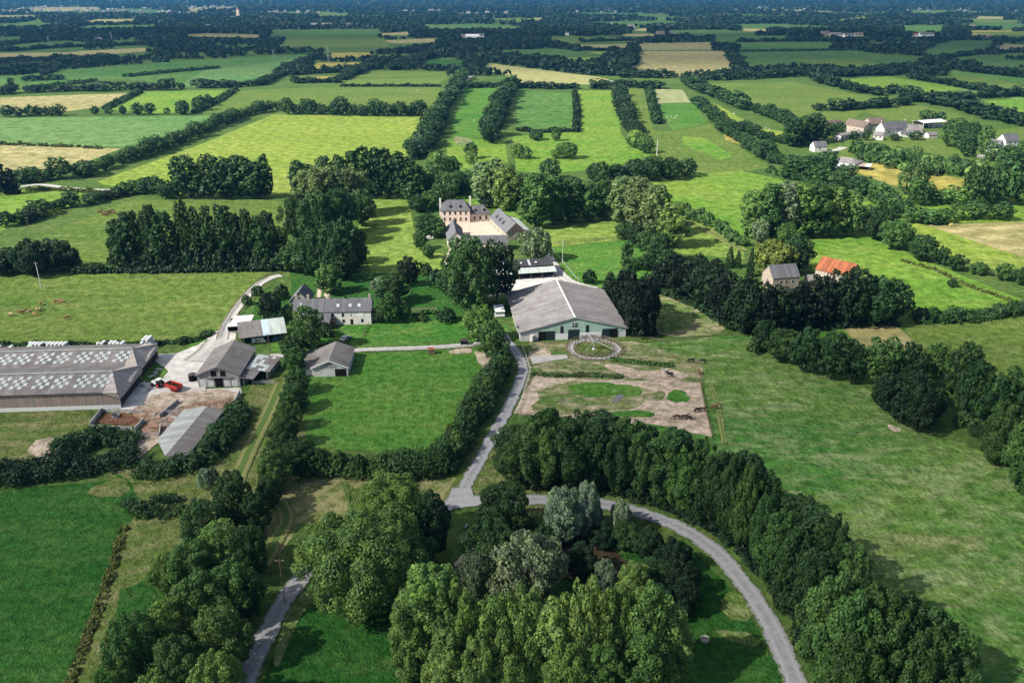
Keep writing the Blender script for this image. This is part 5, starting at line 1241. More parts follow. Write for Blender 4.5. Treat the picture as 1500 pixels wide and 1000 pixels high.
chimney(root, -.1, W*.4, 3, 12.3, 1.0, PL['white']); chimney(root, L+.1, W*.6, 6, 12.8, 1.0, PL['white'])
A = P(689.6,325.2); B = P(717.5,323.5)
root, L = house_root('manor_wing', A, B, 'lower wing of the manor with a slate hipped roof, touching the house', 'manor wing'); W = 8
m = MB(); m.box(0,L,0,W,-.2,4.6); m.build('wall', PL['cream'], root); roof(root, L, W, 4.6, 8.0, RM['slate'], 'x', .3, hip=2.6)
for u in (.2,.5,.8): opening(root, 'front', L*u, 1.0, 1.1, 2.0)
for u in (.25,.7): dormer(L*u, .8, 5.2, 1.1)
# right range: ridge runs away from the camera
A = P(741,341,4.2); Bk = P(717.5,318,4.2); d = Vector((Bk.x-A.x,Bk.y-A.y,0)); Lr = d.length; ang = math.atan2(d.y,d.x)-math.pi/2
root = empty('manor_range', (A.x,A.y,0), ang, 'long slate roofed side range closing the right of the manor courtyard', 'manor range'); W = 10
shell(root, W, Lr, 4.2, 8.6, PL['lime'], 'y'); roof(root, W, Lr, 4.2, 8.6, RM['slatey'], 'y', .4)
m = MB(); m.add([(-.5,-.7,4.1),(W+.5,-.7,4.1),(W/2,-.55,8.9)], [(0,1,2)]); m.build('gable_hanging', RM['brown'], root)
for t in (.35,.55,.75):
    m = MB(); y = Lr*t; m.add([(1.2,y-.7,5.3),(1.2,y+.7,5.3),(1.2,y+.7,6.7),(1.2,y,7.4),(1.2,y-.7,6.7),(3.2,y-.7,6.9),(3.9,y,7.5),(3.2,y+.7,6.9)], [(0,4,3,2,1),(4,5,6,3),(3,6,7,2),(0,5,4),(1,2,7)]); o = m.build('dormer', RM['slatey'], root)
    g = MB(); g.box(1.14,1.22,y-.45,y+.45,5.5,6.6); g.build('pane', GLASS, o)
for t in (.2,.45,.7,.9): opening(root, 'left', Lr*t, .6, 1.2, 2.0)
root = empty('lean_to_roof_shed', (A.x,A.y,0), ang, 'narrow shed with a pale metal roof along the outer side of the manor range', 'shed')
root.location = Vector((A.x,A.y,0))+Matrix.Rotation(ang,3,'Z')@Vector((W+.3,4,0))
m = MB(); m.box(0,3.5,0,Lr-6,-.1,3.0); m.build('wall', PL['palewall'], root); m = MB(); m.slab([(-.1,-.4,4.2),(4.2,-.4,3.1),(4.2,Lr-5.6,3.1),(-.1,Lr-5.6,4.2)],.14); m.build('roof', RM['light'], root)
# front range behind the big tree
A = P(676,357,3.8); B = P(744,356,3.8)
root, L = house_root('courtyard_range', A, B, 'dark roofed range closing the front of the manor courtyard behind the big tree', 'courtyard range'); W = 7.5
shell(root, L, W, 3.8, 6.6, PL['cream'], 'x'); roof(root, L, W, 3.8, 6.6, RM['slate'], 'x', .3); opening(root, 'front', L*.9, 0, 2.0, 2.4, kind='door', mat=PL['black'])
chimney(root, L-.5, W*.3, 6, 7.6, .8)
A = P(656,352,3.5); Bk = P(652.5,334,3.5); d = Vector((Bk.x-A.x,Bk.y-A.y,0)); Lr = d.length; ang = math.atan2(d.y,d.x)-math.pi/2
root = empty('coach_house', (A.x,A.y,0), ang, 'small steep slate roofed coach house on the left of the manor courtyard', 'coach house'); W = 8
shell(root, W, Lr, 3.5, 7.4, PL['white'], 'y'); roof(root, W, Lr, 3.5, 7.4, RM['slatey'], 'y', .35); chimney(root, W/2, Lr-.6, 7, 8.6, .8)
opening(root, 'left', Lr*.5, 0, 1.6, 2.2, kind='door', mat=PL['black'])

# --- stone house and orange roofed barn
A = P(1132.8,408,6.0); B = P(1171.6,405,6.0)
root, L = house_root('stone_house', A, B, 'tall stone house with a streaked dark slate roof behind the dark trees', 'house'); W = 9.0
shell(root, L, W, 6.0, 10.2, PL['rubble'], 'x'); roof(root, L, W, 6.0, 10.2, RM['slate'], 'x', .2)
for u in (.3,.5,.75): opening(root, 'front', L*u, 3.6, .8, 1.2)
opening(root, 'left', W*.45, 4.0, .7, 1.1)
A = P(1195,394,5.5); B = P(1244,405.5,5.5)
root, L = house_root('tiled_barn', A, B, 'stone barn with a bright orange tiled roof', 'barn'); W = 11.0
shell(root, L, W, 5.5, 9.8, PL['lime'], 'x'); roof(root, L, W, 5.5, 9.8, RM['tile'], 'x', .3)
for u in (.15,.3): opening(root, 'front', L*u, 1.5, .8, 1.0)
A = P(1184,412,2.6); B = P(1197,412,2.6); root, L = house_root('small_shed', A, B, 'small grey roofed shed between the stone house and the orange roof', 'shed')
shell(root, L, 6, 2.6, 4.4, PL['lime'], 'x'); roof(root, L, 6, 2.6, 4.4, RM['fibro'], 'x', .25)
A = P(1090,424,3.4); B = P(1108,425,3.4); root, L = house_root('small_shed', A, B, 'grey roofed outbuilding half hidden left of the stone house', 'shed')
shell(root, L, 9, 3.4, 6.0, PL['lime'], 'y'); roof(root, L, 9, 3.4, 6.0, RM['fibroy'], 'y', .3)

# --- hamlet at the upper right
def simple(name, a, b, W, ev, rg, wm, rm, label, cat, axis='x', wins=(), z=None, doors=(), group=None, over=.3):
    A = P(*a, ev); B = P(*b, ev); root, L = house_root(name, A, B, label, cat, group)
    shell(root, L, W, ev, rg, wm, axis); roof(root, L, W, ev, rg, rm, axis, over)
    for u in wins: opening(root, 'front', L*u, ev*.5, 1.1, 1.4)
    for u in doors: opening(root, 'front', L*u, 0, 1.6, 2.2, kind='door', mat=PL['black'])
    return root, L
simple('stone_barn', (1236,182),(1265.6,187.5), 10, 6.0, 10.5, PL['lime'], RM['brown'], 'long cream walled barn with a brown grey roof at the hamlet', 'barn', wins=(.55,.75), doors=(.7,))
r_, L_ = simple('stone_house', (1296,189.5),(1332,187), 10, 6.5, 11.5, PL['white'], RM['slate'], 'large white farmhouse with a very dark roof in the middle of the hamlet', 'house', wins=(.2,.4,.6,.85), doors=(.5,))
chimney(r_, .5, 5, 11, 13, 1.0); chimney(r_, L_-.5, 5, 11, 13, 1.0)
simple('stone_barn', (1331,191),(1352,191.5), 13, 5.0, 9.0, PL['palewall'], RM['fibro'], 'grey roofed barn joined to the right of the large white hamlet farmhouse', 'barn', doors=(.4,))
simple('stone_barn', (1276,182),(1297,181), 12, 5.0, 9.5, PL['lime'], RM['brown'], 'brown roofed barn between the two largest houses of the hamlet', 'barn', doors=(.5,))
simple('cottage', (1210,184.5),(1236,182), 8, 3.6, 7.0, PL['lime'], RM['brown'], 'low cottage with a dull brown roof at the left end of the hamlet', 'cottage', wins=(.3,.5,.7))
simple('cottage', (1194,215),(1212,214.5), 8, 4.2, 7.5, PL['white'], RM['slate'], 'small white cottage with a chimney below the hamlet arcade', 'cottage', wins=(.4,))
simple('small_shed', (1320,196),(1334,196), 6, 3, 5, PL['white'], RM['slate'], 'little dark roofed outhouse in front of the large white hamlet farmhouse', 'shed')
simple('small_shed', (1345,195.5),(1356,195), 6, 3, 5, PL['white'], RM['brown'], 'little brown roofed outhouse at the right end of the hamlet', 'shed')
A = P(1231,206.5); B = P(1266,200.5); root, L = house_root('arcade_building', A, B, 'low white building with a row of dark arcade openings in the hamlet', 'building')
m = MB(); m.box(0,L,0,6,-.1,4.2); m.build('wall', PL['white'], root); m = MB(); m.slab([(-.3,-.3,4.3),(L+.3,-.3,4.3),(L+.3,6.3,4.9),(-.3,6.3,4.9)],.2); m.build('roof', RM['fibro'], root)
for k in range(7): opening(root, 'front', L*(.1+.135*k), 0, 1.8, 3.0, kind='door', mat=PL['black'])
A = P(1352,189); B = P(1384,186.5); root, L = house_root('open_barn', A, B, 'open sided pale roofed hay barn at the right of the hamlet', 'barn')
for k in range(5):
    m = MB(); m.box(L*k/4-.2,L*k/4+.2,0,.4,-.1,5); m.build('post', PL['trim'], root)
m = MB(); m.box(0,L,12,12.3,0,5.5); m.box(L*.45,L,3,3.3,0,3.5); m.build('wall', PL['palewall'], root); m = MB(); m.slab([(-1,-1,5.2),(L+1,-1,5.2),(L+1,7,6.6),(-1,7,6.6)],.2); m.slab([(-1,7,6.61),(L+1,7,6.61),(L+1,13,5.4),(-1,13,5.4)],.2); m.build('roof', RM['white'], root)
A = P(1216,235,4.2); B = P(1252,240,4.2); root, L = house_root('industrial_shed', A, B, 'white walled shed with a low pinkish grey roof beside the ochre field', 'shed')
m = MB(); m.box(0,L,0,14,-.1,4.2); m.build('wall', PL['trim'], root); roof(root, L, 14, 4.2, 6.4, RM['arena'], 'x', .4, hip=5)
A = P(1257,243,2.6); B = P(1274,244.5,2.6); root, L = house_root('open_shed', A, B, 'open shed with a rusty pink and white roof beside the white walled shed', 'shed')
for x in (.2,L-.2):
    m = MB(); m.box(x-.15,x+.15,0,.3,-.1,2.6); m.build('post', PL['wood'], root)
m = MB(); m.box(0,L,8,8.2,-.1,3); m.build('wall', PL['dark'], root); m = MB(); m.slab([(-.5,-.5,2.65),(L*.6,-.5,2.65),(L*.6,9,3.2),(-.5,9,3.2)],.14); m.build('roof', PL['rust'], root); m = MB(); m.slab([(L*.6+.01,-.5,2.66),(L+.5,-.5,2.66),(L+.5,9,3.21),(L*.6+.01,9,3.21)],.14); m.build('roof_panel', RM['white'], root)
simple('small_shed', (1203,237),(1215,238.5), 8, 3.0, 5.5, PL['palewall'], RM['slate'], 'slate roofed shed at the left end of the white walled shed', 'shed')
simple('house', (1446,215),(1462,217), 11, 4.5, 9.5, PL['trim'], RM['slate'], 'white gabled house with a dark roof at the right of the scrub', 'house', wins=(.5,))
simple('house', (1474,207),(1494,206), 10, 4.5, 9.5, PL['white'], RM['slate'], 'cream house with a grey roof and skylights behind the white gabled one', 'house', wins=(.3,.7))
simple('house', (1430,234),(1440,235), 8, 3.5, 6.5, PL['white'], RM['fibro'], 'small pale house almost buried in the scrub', 'house')

simple('cottage', (1279,198.5),(1294,199.5), 7, 3.4, 6.2, PL['white'], RM['fibro'], 'low white cottage wedged between the cream barn and the large white hamlet farmhouse', 'cottage', wins=(.3,.7))
simple('small_shed', (1361,198),(1374,197.5), 6, 2.8, 4.8, PL['palewall'], RM['fibro'], 'pale little shed below the open hay barn of the hamlet', 'shed')
# --- far houses
CLEAR = []
FARHOUSE = [(692,57,20,'t','the long white farm far beyond the swathed field'),(703,56,12,'w','the long white farm far beyond the swathed field'),(680,56,9,'b','the brown roofed house left of the far white farm'),
 (925,42,10,'g','the pale towered house above the far straw field'),(984,52,9,'w','the white gable beyond the far straw field'),(968,52,12,'b','the brown roofed house left of the far white gable'),
 (1210,52,12,'b','the brown house at the left of the far right hamlet'),(1225,54,16,'g','the long grey house in the far right hamlet'),(1244,55,14,'w','the white house in the far right hamlet'),(1258,54,12,'b','the reddish grey house at the right of the far right hamlet'),
 (1341,54,7,'r','the red roofed barn beyond the upper right pasture'),(1358,54,20,'w','the long white shed beside the red roofed far barn'),(1436,56,8,'w','the white cottage under the far ochre field'),(1446,57,8,'b','the brown cottage under the far ochre field'),(1425,42,9,'b','the brown cottage above the far ochre field'),
 (858,30,8,'w','the pale house in the far middle woods'),(831,52,5,'w','the small white house in the woods above the hay field'),(772,52,5,'b','the small brown house in the woods above the hay field'),(800,46,5,'b','the tiny house in the woods above the hay field'),(893,37,6,'w','the white house left of the pale towered house'),
 (392,30,9,'w','the white house right of the far church'),(382,28,7,'b','the brown house right of the far church'),(365,29,8,'b','the brown house at the foot of the far church'),(399,31,5,'w','the small white house farthest right of the far church'),(340,28,6,'w','the pale house left of the far church'),
 (305,41,6,'w','the white house below the far church village'),(460,39,9,'g','the grey house in the far left woods'),(478,39,14,'g','the long grey house in the far left woods'),(511,39,6,'w','the tall white house in the far left woods'),(520,40,6,'w','the small white house in the far left woods'),(424,32,5,'w','the tiny white house in the far left woods'),(532,31,4,'w','the tiny white house alone in the far middle woods'),
 (735,33,5,'w','the white house at the edge of the far town'),(60,46,5,'w','the small white house in the woods at the far left'),(1150,44,6,'b','the brown house in the woods above the mid green field'),(1300,46,6,'g','the grey house above the upper right pasture'),(1463,74,7,'w','the white house at the upper right edge'),(144,61,9,'w','the white shed beside the far straw strip')]
for i, (px, py, w, c, where) in enumerate(FARHOUSE):
    A = P(px-w/2, py); B = P(px+w/2, py); L = (B-A).length; Wd = min(14, L*.7); ev = 5.0 if w > 6 else 6.0
    lab = {'w':'white','b':'brown roofed','g':'grey','t':'white','r':'red roofed'}[c]
    root, L = house_root('house', A, B + Vector((0, random.uniform(-.1,.1)*L, 0)), 'distant '+where[4:] if not where[4:].startswith('distant') else where, 'house')
    wm = {'w':PL['trim'],'t':PL['trim'],'b':PL['lime'],'g':PL['palewall'],'r':PL['white']}[c]; rm = {'w':RM['slate'],'t':RM['white'],'b':RM['brown'],'g':RM['fibro'],'r':RM['tile']}[c]
    shell(root, L, Wd, ev, ev+Wd*.4, wm, 'x'); roof(root, L, Wd, ev, ev+Wd*.4, rm, 'x', .3); CLEAR.append((A.x+L/2, A.y-Wd*2, L*.9+10))
    root['label'] = ('distant ' + where[4:])
lb = [o for o in COL.objects if o.get('label') == 'distant long white farm far beyond the swathed field']
lb[0]['label'] = 'distant long white roofed hall of the farm beyond the swathed field'; lb[1]['label'] = 'distant white house at the right end of the farm beyond the swathed field'
A = P(347,28.5); B = P(351,28.5); root, L = house_root('church', A, B, 'distant church with a tall pale square tower in the far left village', 'church')
m = MB(); m.box(0,L,0,L,-.2,38); m.build('tower', PL['cream'], root); m = MB(); m.add([(0,0,38),(L,0,38),(L,L,38),(0,L,38),(L/2,L/2,52)], [(0,1,4),(1,2,4),(2,3,4),(3,0,4)]); m.build('spire', RM['brown'], root)
m = MB(); m.box(L,L+24,0,L,-.2,10); m.build('nave', PL['cream'], root); CLEAR.append((A.x, A.y-40, 50))
# far town: too many to count
rng = np.random.default_rng(8); mb = MB()
for i in range(520):
    px = rng.uniform(-60, 760) if i < 400 else rng.uniform(760, 1560); py = rng.uniform(4, 22) if i < 400 else rng.uniform(6, 20)
    b = P(px, py); L = rng.uniform(9, 22); w = rng.uniform(8, 12); h = rng.uniform(5, 9)
    mb.box(b.x, b.x+L, b.y, b.y+w, 0, h); mb.add([(b.x-1,b.y-1,h),(b.x+L+1,b.y-1,h),(b.x+L+1,b.y+w+1,h),(b.x-1,b.y+w+1,h),(b.x,b.y+w/2,h+5),(b.x+L,b.y+w/2,h+5)], [(0,1,5,4),(1,2,5),(2,3,4,5),(3,0,4)])
tag(mb.build('far_town', plain('far_town_walls', (.25,.24,.235), .9, .1, .5, .01)), 'pale scatter of far town houses near the horizon', 'town', None, 'stuff')
for a in [((0,20),(210,13),(260,18),(210,20)),((0,17),(60,11),(150,11),(140,16)),((25,34),(62,29),(62,32),(35,36)),((258,52),(300,49),(382,51),(382,55),(300,54)),((560,49),(600,47),(601,52),(555,52)),((570,19),(650,16),(648,19)),((895,17),(965,14),(960,16),(900,17)),((760,28),(795,26),(795,30),(765,30)),((920,45),(950,41),(950,46)),((1000,45),(1060,44),(1060,47)),((270,12),(350,10),(345,17),(275,18)),((1130,27),(1150,24),(1152,27)),((550,60),(640,56),(640,62),(580,64)),((625,75),(655,72),(654,77)),((150,62),(217,60),(217,62),(180,64)),((115,56),(200,55),(200,57)),((910,50),(960,50),(955,54),(912,53)),((1085,42),(1125,43),(1120,47),(1088,46))]:
    F_(random.choice([GM['straw'], GM['straw'], GM['dark'], GM['oliv']]), *a)
far_fields()
far_woods()
# ------------------------------------------------------------------ small things
# --- wrapped bales behind the long barns
WRAP = plain('white_wrap', (.72,.74,.73), .35, .5, .1, .8); BWRAP = plain('black_wrap', (.012,.012,.013), .3, .5, .2)
def bale_mesh(mat):
    bm = bmesh.new(); bmesh.ops.create_cone(bm, cap_ends=True, segments=16, radius1=.66, radius2=.66, depth=1.25)
    bmesh.ops.bevel(bm, geom=[e for e in bm.edges if abs(e.verts[0].co.z-e.verts[1].co.z) < .01], offset=.16, segments=2, affect='EDGES')
    for v in bm.verts: v.co.z += .62; v.co.x *= 1+.03*math.sin(v.co.z*7)
    me = bpy.data.meshes.new('bale'); bm.to_mesh(me); bm.free(); me.materials.append(mat); return me
BM = {0: bale_mesh(WRAP), 1: bale_mesh(BWRAP)}
STACKS = [(38,104,512.5,2,2,'longest stack behind the far long barn',.10),(140,190,511,2,2,'middle stack behind the far long barn',.38),(204,228,510.5,3,3,'tall stack at the corner of the far long barn',.0),(-40,20,513,1,2,'low row at the far end of the bale stacks',.5)]
rr = random.Random(4)
for a, b, py, lev, dep, where, blk in STACKS:
    A = P(a, py); B = P(b, py); d = (B-A); L = d.length; d.normalize(); n = int(L/1.36)
    for lv in range(lev):
        for dd in range(dep):
            k0 = lv*.5
            for i in range(n-lv):
                if rr.random() < .06 and lv: continue
                p = A + d*((i+.5+k0)*1.36) + Vector((-d.y,d.x,0))*(dd*1.36+rr.uniform(-.08,.08)); p.z = lv*1.24
                c = 1 if rr.random() < blk else 0
                o = link('silage_bale', BM[c]); o.location = p; o.rotation_euler = (rr.uniform(-.03,.03),0,rr.uniform(0,6))
                tag(o, ('white' if c == 0 else 'black')+' wrapped silage bale in the '+where, 'bale', ('white' if c == 0 else 'black')+' bales of the '+where)
# --- fences
POSTM = {}
def fence(px, label, h=1.2, gap=3.0, rails=2, mat=None, name='fence', thick=.12, group=None, rail_mat=None):
    mat = mat or PL['wood']; pts = [P(*p) for p in px]; root = empty(name, pts[0], 0, label, 'fence', group)
    key = (h, thick, mat.name)
    if key not in POSTM:
        m = MB(); m.box(-thick/2,thick/2,-thick/2,thick/2,-.2,h); m.add([(-thick/2,-thick/2,h),(thick/2,-thick/2,h),(thick/2,thick/2,h),(-thick/2,thick/2,h),(0,0,h+.06)], [(0,1,4),(1,2,4),(2,3,4),(3,0,4)])
        me = bpy.data.meshes.new('post'); me.from_pydata(m.v, [], m.f); me.update(); me.materials.append(mat); POSTM[key] = me
    tot = sum((b-a).length for a, b in zip(pts, pts[1:])); gap = max(gap, tot/95)
    last = None; rl = [MB() for _ in range(rails)]
    for a, b in zip(pts, pts[1:]):
        n = max(1, round((b-a).length/gap))
        for i in range(n+1):
            if i == 0 and last is not None: continue
            q = a.lerp(b, i/n) - pts[0]
            o = link('post', POSTM[key], None, root); o.location = q; o.rotation_euler = (random.uniform(-.04,.04),random.uniform(-.04,.04),0)
            if last is not None:
                for k in range(rails):
                    z = h*(1-.1-.4*k); rl[k].bar(last+Vector((0,0,z)), q+Vector((0,0,z)), thick*.45, thick*.9)
            last = q
    for r_ in rl:
        if r_.v: r_.build('rail', rail_mat or mat, root)
    return root
fence([(318,497),(326,478),(340,455),(356,435),(372,418),(392,405),(410,401)], 'post and rail fence between the cattle pasture and the curving track', 1.3, 2.6, thick=.18)
fence([(338,480),(350,461),(368,440),(385,425),(404,415)], 'low post and rail fence on the inner side of the curving track', 1.1, 3.0)
fence([(515,511),(580,508.5),(640,505.5),(690,501)], 'thin post fence along the far side of the straight farm track', 1.2, 6.0, 1)
fence([(520,519),(580,516.5),(640,513),(700,509)], 'thin post fence along the near side of the straight farm track', 1.2, 6.0, 1)
fence([(540,476),(533,490),(528,505)], 'short wooden fence across the farmhouse lawn', 1.2, 2.0)
fence([(765,510),(770,522),(777,545),(768,575),(758,604)], 'pale rail fence along the lane side of the trodden paddock', 1.3, 2.5, mat=PL['palewall'])
fence([(768,510),(790,507),(818,504)], 'short rail fence above the concrete pad', 1.3, 2.0)
fence([(757,607),(790,611),(830,613.5),(900,615),(960,616),(1033,614)], 'rail fence across the lower end of the trodden paddock', 1.2, 3.0)
fence([(788,551),(830,552),(880,554),(940,556),(1025,558)], 'thin rail fence across the top of the trodden paddock', 1.2, 4.0, 1)
fence([(1025,558),(1029,580),(1034,605),(1043,640)], 'rail fence along the right end of the trodden paddock', 1.2, 3.0)
fence([(945,496),(975,502),(1030,496),(1075,490)], 'long low fence between the bare ground and the swirled pasture', 1.1, 3.0)
fence([(812,358),(850,355.5),(890,352),(930,349.5)], 'paddock fence of dark posts and two rails below the pale poplars', 1.5, 2.6, thick=.2)
fence([(808,366),(825,386),(843,408),(848,412)], 'pale fence beside the gravel drive of the stable range', 1.1, 3.0, 1, mat=PL['palewall'])
fence([(793,536),(815,538),(850,540)], 'thin rail fence above the low grassy hedge of the paddock', 1.2, 3.0, 1)
fence([(600,440),(602,425)], 'wooden fence on the left side of the kitchen garden', 1.0, 2.0); fence([(600,455),(640,453.5)], 'low stone coloured fence below the kitchen garden', 1.0, 1.5, 3, mat=PL['rust'])
for i, (x, y) in enumerate([(592,984),(608,986),(623,990),(619,996)]):
    b = P(x, y); m = MB(); m.tube((0,0,-.2),(.05,0,1.5),.11,.09,8); m.tube((.05,0,1.5),(.05,0,1.54),.09,.02,8)
    o = m.build('fence_post', PL['palewall']); o.location = b; o.rotation_euler = (0,.06*(i-1.5),i); tag(o, 'weathered grey post standing in the grass left of the pond grove', 'post', 'grey posts left of the pond grove')
# --- poles
def pole(px, py, top, label, mat=None, arm=False, r=.16):
    b = P(px, py); h = height_at(b, px, top); root = empty('utility_pole', b, 0, label, 'pole')
    m = MB(); m.tube((0,0,-.3),(0,0,h),r,r*.65,8); m.build('shaft', mat or PL['wood'], root)
    m = MB(); m.bar((-.9,0,h-.5),(.9,0,h-.5),.12,.12); m.build('crossarm', PL['wood'], root)
    for x in (-.75,0,.75):
        m = MB(); m.tube((x,0,h-.44),(x,0,h-.22),.06,.04,6); m.build('insulator', PL['trim'], root)
    return b, h
pole(61,423,384,'pale leaning pole alone in the cattle pasture', PL['palewall'], r=.22)
pole(418,887,818,'thin dark wooden pole beside the left lane', r=.11)
pole(824,385,350,'slender pale pole in the green paddock by the stable range', PL['palewall'], r=.14)
pole(425,272,257,'wooden pole at the lower edge of the bright yellow field', r=.2)
pole(395,517,488,'wooden pole standing beside the chequered lean-to shed', r=.12)
pole(784,334,318,'wooden pole at the foot of the pale poplars beside the manor range', r=.2)
pole(962,228,205,'pale pole pair tree stump in the orchard hedge', PL['palewall'], r=.35)
pole(42,333,318,'thin pole beside the dark hedge of the small left field', r=.14)
# far pylons
for px, yb, yt, lab in [(71,62,53,'far lattice pylon above the dark green pasture'),(164,60,47,'far pylon standing over the straw strip'),(401,85,73,'far slim mast at the top of the large green field'),(482,96,66,'far pylon left of the ochre plots')]:
    b = P(px, yb); h = height_at(b, px, yt); root = empty('pylon', b, 0, lab, 'pylon'); m = MB()
    for sx in (-1,1):
        for sy in (-1,1): m.bar((sx*1.4,sy*1.4,0),(sx*.2,sy*.2,h),.28)
    m.build('frame', PL['metal'], root); m = MB(); m.bar((-4,0,h*.78),(4,0,h*.78),.25); m.bar((-3,0,h*.92),(3,0,h*.92),.25); m.build('crossarm', PL['metal'], root)
# --- round horse walker
c = P(870,511.5); RW = (P(911,511).x-P(829,511).x)/2
root = empty('horse_walker', c, 0, 'round horse walker with a pale ring path, two fence rings and radiating arms', 'horse walker')
m = MB(); n = 48
for i in range(n):
    t0, t1 = 2*math.pi*i/n, 2*math.pi*(i+1)/n
    m.add([(math.cos(t)*r, math.sin(t)*r, .14) for r, t in ((RW*.74,t0),(RW*.96,t0),(RW*.96,t1),(RW*.74,t1))], [(0,1,2,3)])
m.build('ring_path', CONC, root)
pm = MB(); pm.box(-.11,.11,-.11,.11,-.1,1.5); pme = bpy.data.meshes.new('post'); pme.from_pydata(pm.v,[],pm.f); pme.update(); pme.materials.append(PL['wood'])
for r, k in ((RW,36),(RW*.72,26)):
    rl = MB()
    for i in range(k):
        t = 2*math.pi*i/k; o = link('post', pme, None, root); o.location = (math.cos(t)*r, math.sin(t)*r, 0); o.rotation_euler = (0,0,t)
        t1 = 2*math.pi*(i+1)/k
        for z in (.7,1.35): rl.bar((math.cos(t)*r,math.sin(t)*r,z),(math.cos(t1)*r,math.sin(t1)*r,z),.08,.16)
    rl.build('rail', PL['wood'], root)
m = MB(); m.tube((0,0,0),(0,0,3.6),.28,.2,10); m.tube((0,0,0),(0,0,.5),.9,.6,12); m.build('centre_post', PL['metal'], root)
for i in range(5):
    t = 2*math.pi*i/5+.5; m = MB(); m.bar((math.cos(t)*.2,math.sin(t)*.2,3.2),(math.cos(t)*RW*.86,math.sin(t)*RW*.86,2.5),.16); m.bar((0,0,3.6),(math.cos(t)*RW*.5,math.sin(t)*RW*.5,2.87),.06); m.bar((math.cos(t)*RW*.84,math.sin(t)*RW*.84,2.5),(math.cos(t)*RW*.84,math.sin(t)*RW*.84,.9),.09)
    m.build('arm', PL['metal'], root)
PATCH(GM['rough'], *[(870+29*math.cos(i*.5236), 511.5+11.2*math.sin(i*.5236)) for i in range(12)], layer=4, amp=.2)
# --- animals
def beast(kind, graze, col):
    horse = kind == 'horse'
    J = [(0,0,1.22,.31),(.55,0,1.2,.32),(-.55,0,1.24,.30),(-.85,0,1.22,.24)]
    E = [(0,1),(0,2),(2,3)]
    def add(p, par): J.append(p); E.append((par, len(J)-1)); return len(J)-1
    if graze:
        n1 = add((.95,0,1.12,.19),1); n2 = add((1.3,0,.72,.14),n1); h = add((1.5,0,.38,.13),n2); add((1.62,0,.12,.08),h)
    elif horse:
        n1 = add((.88,0,1.5,.20),1); n2 = add((1.12,0,1.86,.15),n1); h = add((1.32,0,1.9,.13),n2); add((1.62,0,1.62,.09),h)
    else:
        n1 = add((.95,0,1.25,.2),1); h = add((1.25,0,1.32,.15),n1); add((1.55,0,1.12,.1),h)
    for sy in (-1,1):
        a = add((.6,sy*.2,.9,.14),1); b = add((.62,sy*.2,.5,.08),a); q = add((.6,sy*.2,.1,.06),b); add((.64,sy*.2,.02,.07),q)
        a = add((-.7,sy*.2,.92,.17),2); b = add((-.62,sy*.2,.7,.11),a); q = add((-.82,sy*.2,.48,.08),b); q = add((-.76,sy*.2,.1,.06),q); add((-.72,sy*.2,.02,.07),q)
    t = add((-1.05,0,1.12,.07),3); t = add((-1.15,0,.75,.07),t); add((-1.14,0,.45,.05),t)
    me = bpy.data.meshes.new(kind); me.from_pydata([j[:3] for j in J], E, []); o = bpy.data.objects.new('tmp', me); COL.objects.link(o)
    md = o.modifiers.new('s','SKIN'); 
    if not me.skin_vertices: 
        bm = bmesh.new(); bm.from_mesh(me); bm.verts.layers.skin.verify(); bm.to_mesh(me); bm.free()
    for i, j in enumerate(J): me.skin_vertices[0].data[i].radius = (j[3], j[3])
    me.skin_vertices[0].data[0].use_root = True
    o.modifiers.new('d','SUBSURF').levels = 1
    dg = bpy.context.evaluated_depsgraph_get(); r = bpy.data.meshes.new_from_object(o.evaluated_get(dg)); bpy.data.objects.remove(o)
    # ears
    bm = bmesh.new(); bm.from_mesh(r); hp = J[h]
    for sy in (-1,1):
        v = [bm.verts.new(p) for p in [(hp[0]-.05,sy*.05,hp[2]+.06),(hp[0]+.03,sy*.09,hp[2]+.06),(hp[0]-.02,sy*.11,hp[2]+.26)]]; bm.faces.new(v)
    bm.to_mesh(r); bm.free(); r.name = kind; r.materials.append(col); return r
HB = [plain('bay_coat', (.045,.022,.014), .6, .3, .25), plain('black_coat', (.012,.010,.010), .6, .3, .25), plain('chestnut_coat', (.14,.055,.028), .6, .3, .25), plain('white_coat', (.60,.58,.54), .7, .2, .1)]
CB = [plain('tan_coat', (.38,.17,.07), .7, .2, .2), plain('pale_coat', (.50,.33,.18), .7, .2, .15), plain('red_coat', (.15,.050,.028), .7, .2, .25)]
WOOL = plain('wool', (.60,.57,.50), .95, .1, .1)
MESH = {}
def animal(kind, px, py, rz, graze, mat, label, group=None, s=1.0):
    k = (kind, graze, mat.name)
    if k not in MESH: MESH[k] = beast(kind, graze, mat)
    o = link(kind, MESH[k]); o.location = P(px, py); o.rotation_euler = (0,0,rz); o.scale = (s,s,s); return tag(o, label, kind, group)
animal('horse', 1012, 531, R(185), True, HB[1], 'dark horse grazing in the swirled pasture, the left one of the upper pair', None, 1.05)
animal('horse', 1029, 532, R(175), True, HB[1], 'dark horse grazing in the swirled pasture, the right one of the upper pair', None, 1.05)
animal('horse', 1024, 548, R(95), False, HB[2], 'brown horse seen end on at the corner of the trodden paddock', None, 1.0)
animal('horse', 975, 547, R(200), False, HB[3], 'white horse on the bare ground above the trodden paddock', None, 1.05)
animal('horse', 981, 552, R(170), False, HB[1], 'black horse beside the white horse on the bare ground', None, 1.1)
animal('horse', 1046, 600, R(5), False, HB[2], 'chestnut horse outside the right end of the paddock fence', None, 1.1)
for i, (x, y, a, k) in enumerate([(1021,604,20,1),(1028,603,-10,0),(991,614,185,0),(1002,614,0,1),(1008,615,170,0)]):
    animal('horse', x, y, R(a), i % 2 == 0, HB[k], 'dark horse in the group standing at the lower right corner of the trodden paddock', 'horses at the paddock corner', 1.05)
rr = random.Random(12)
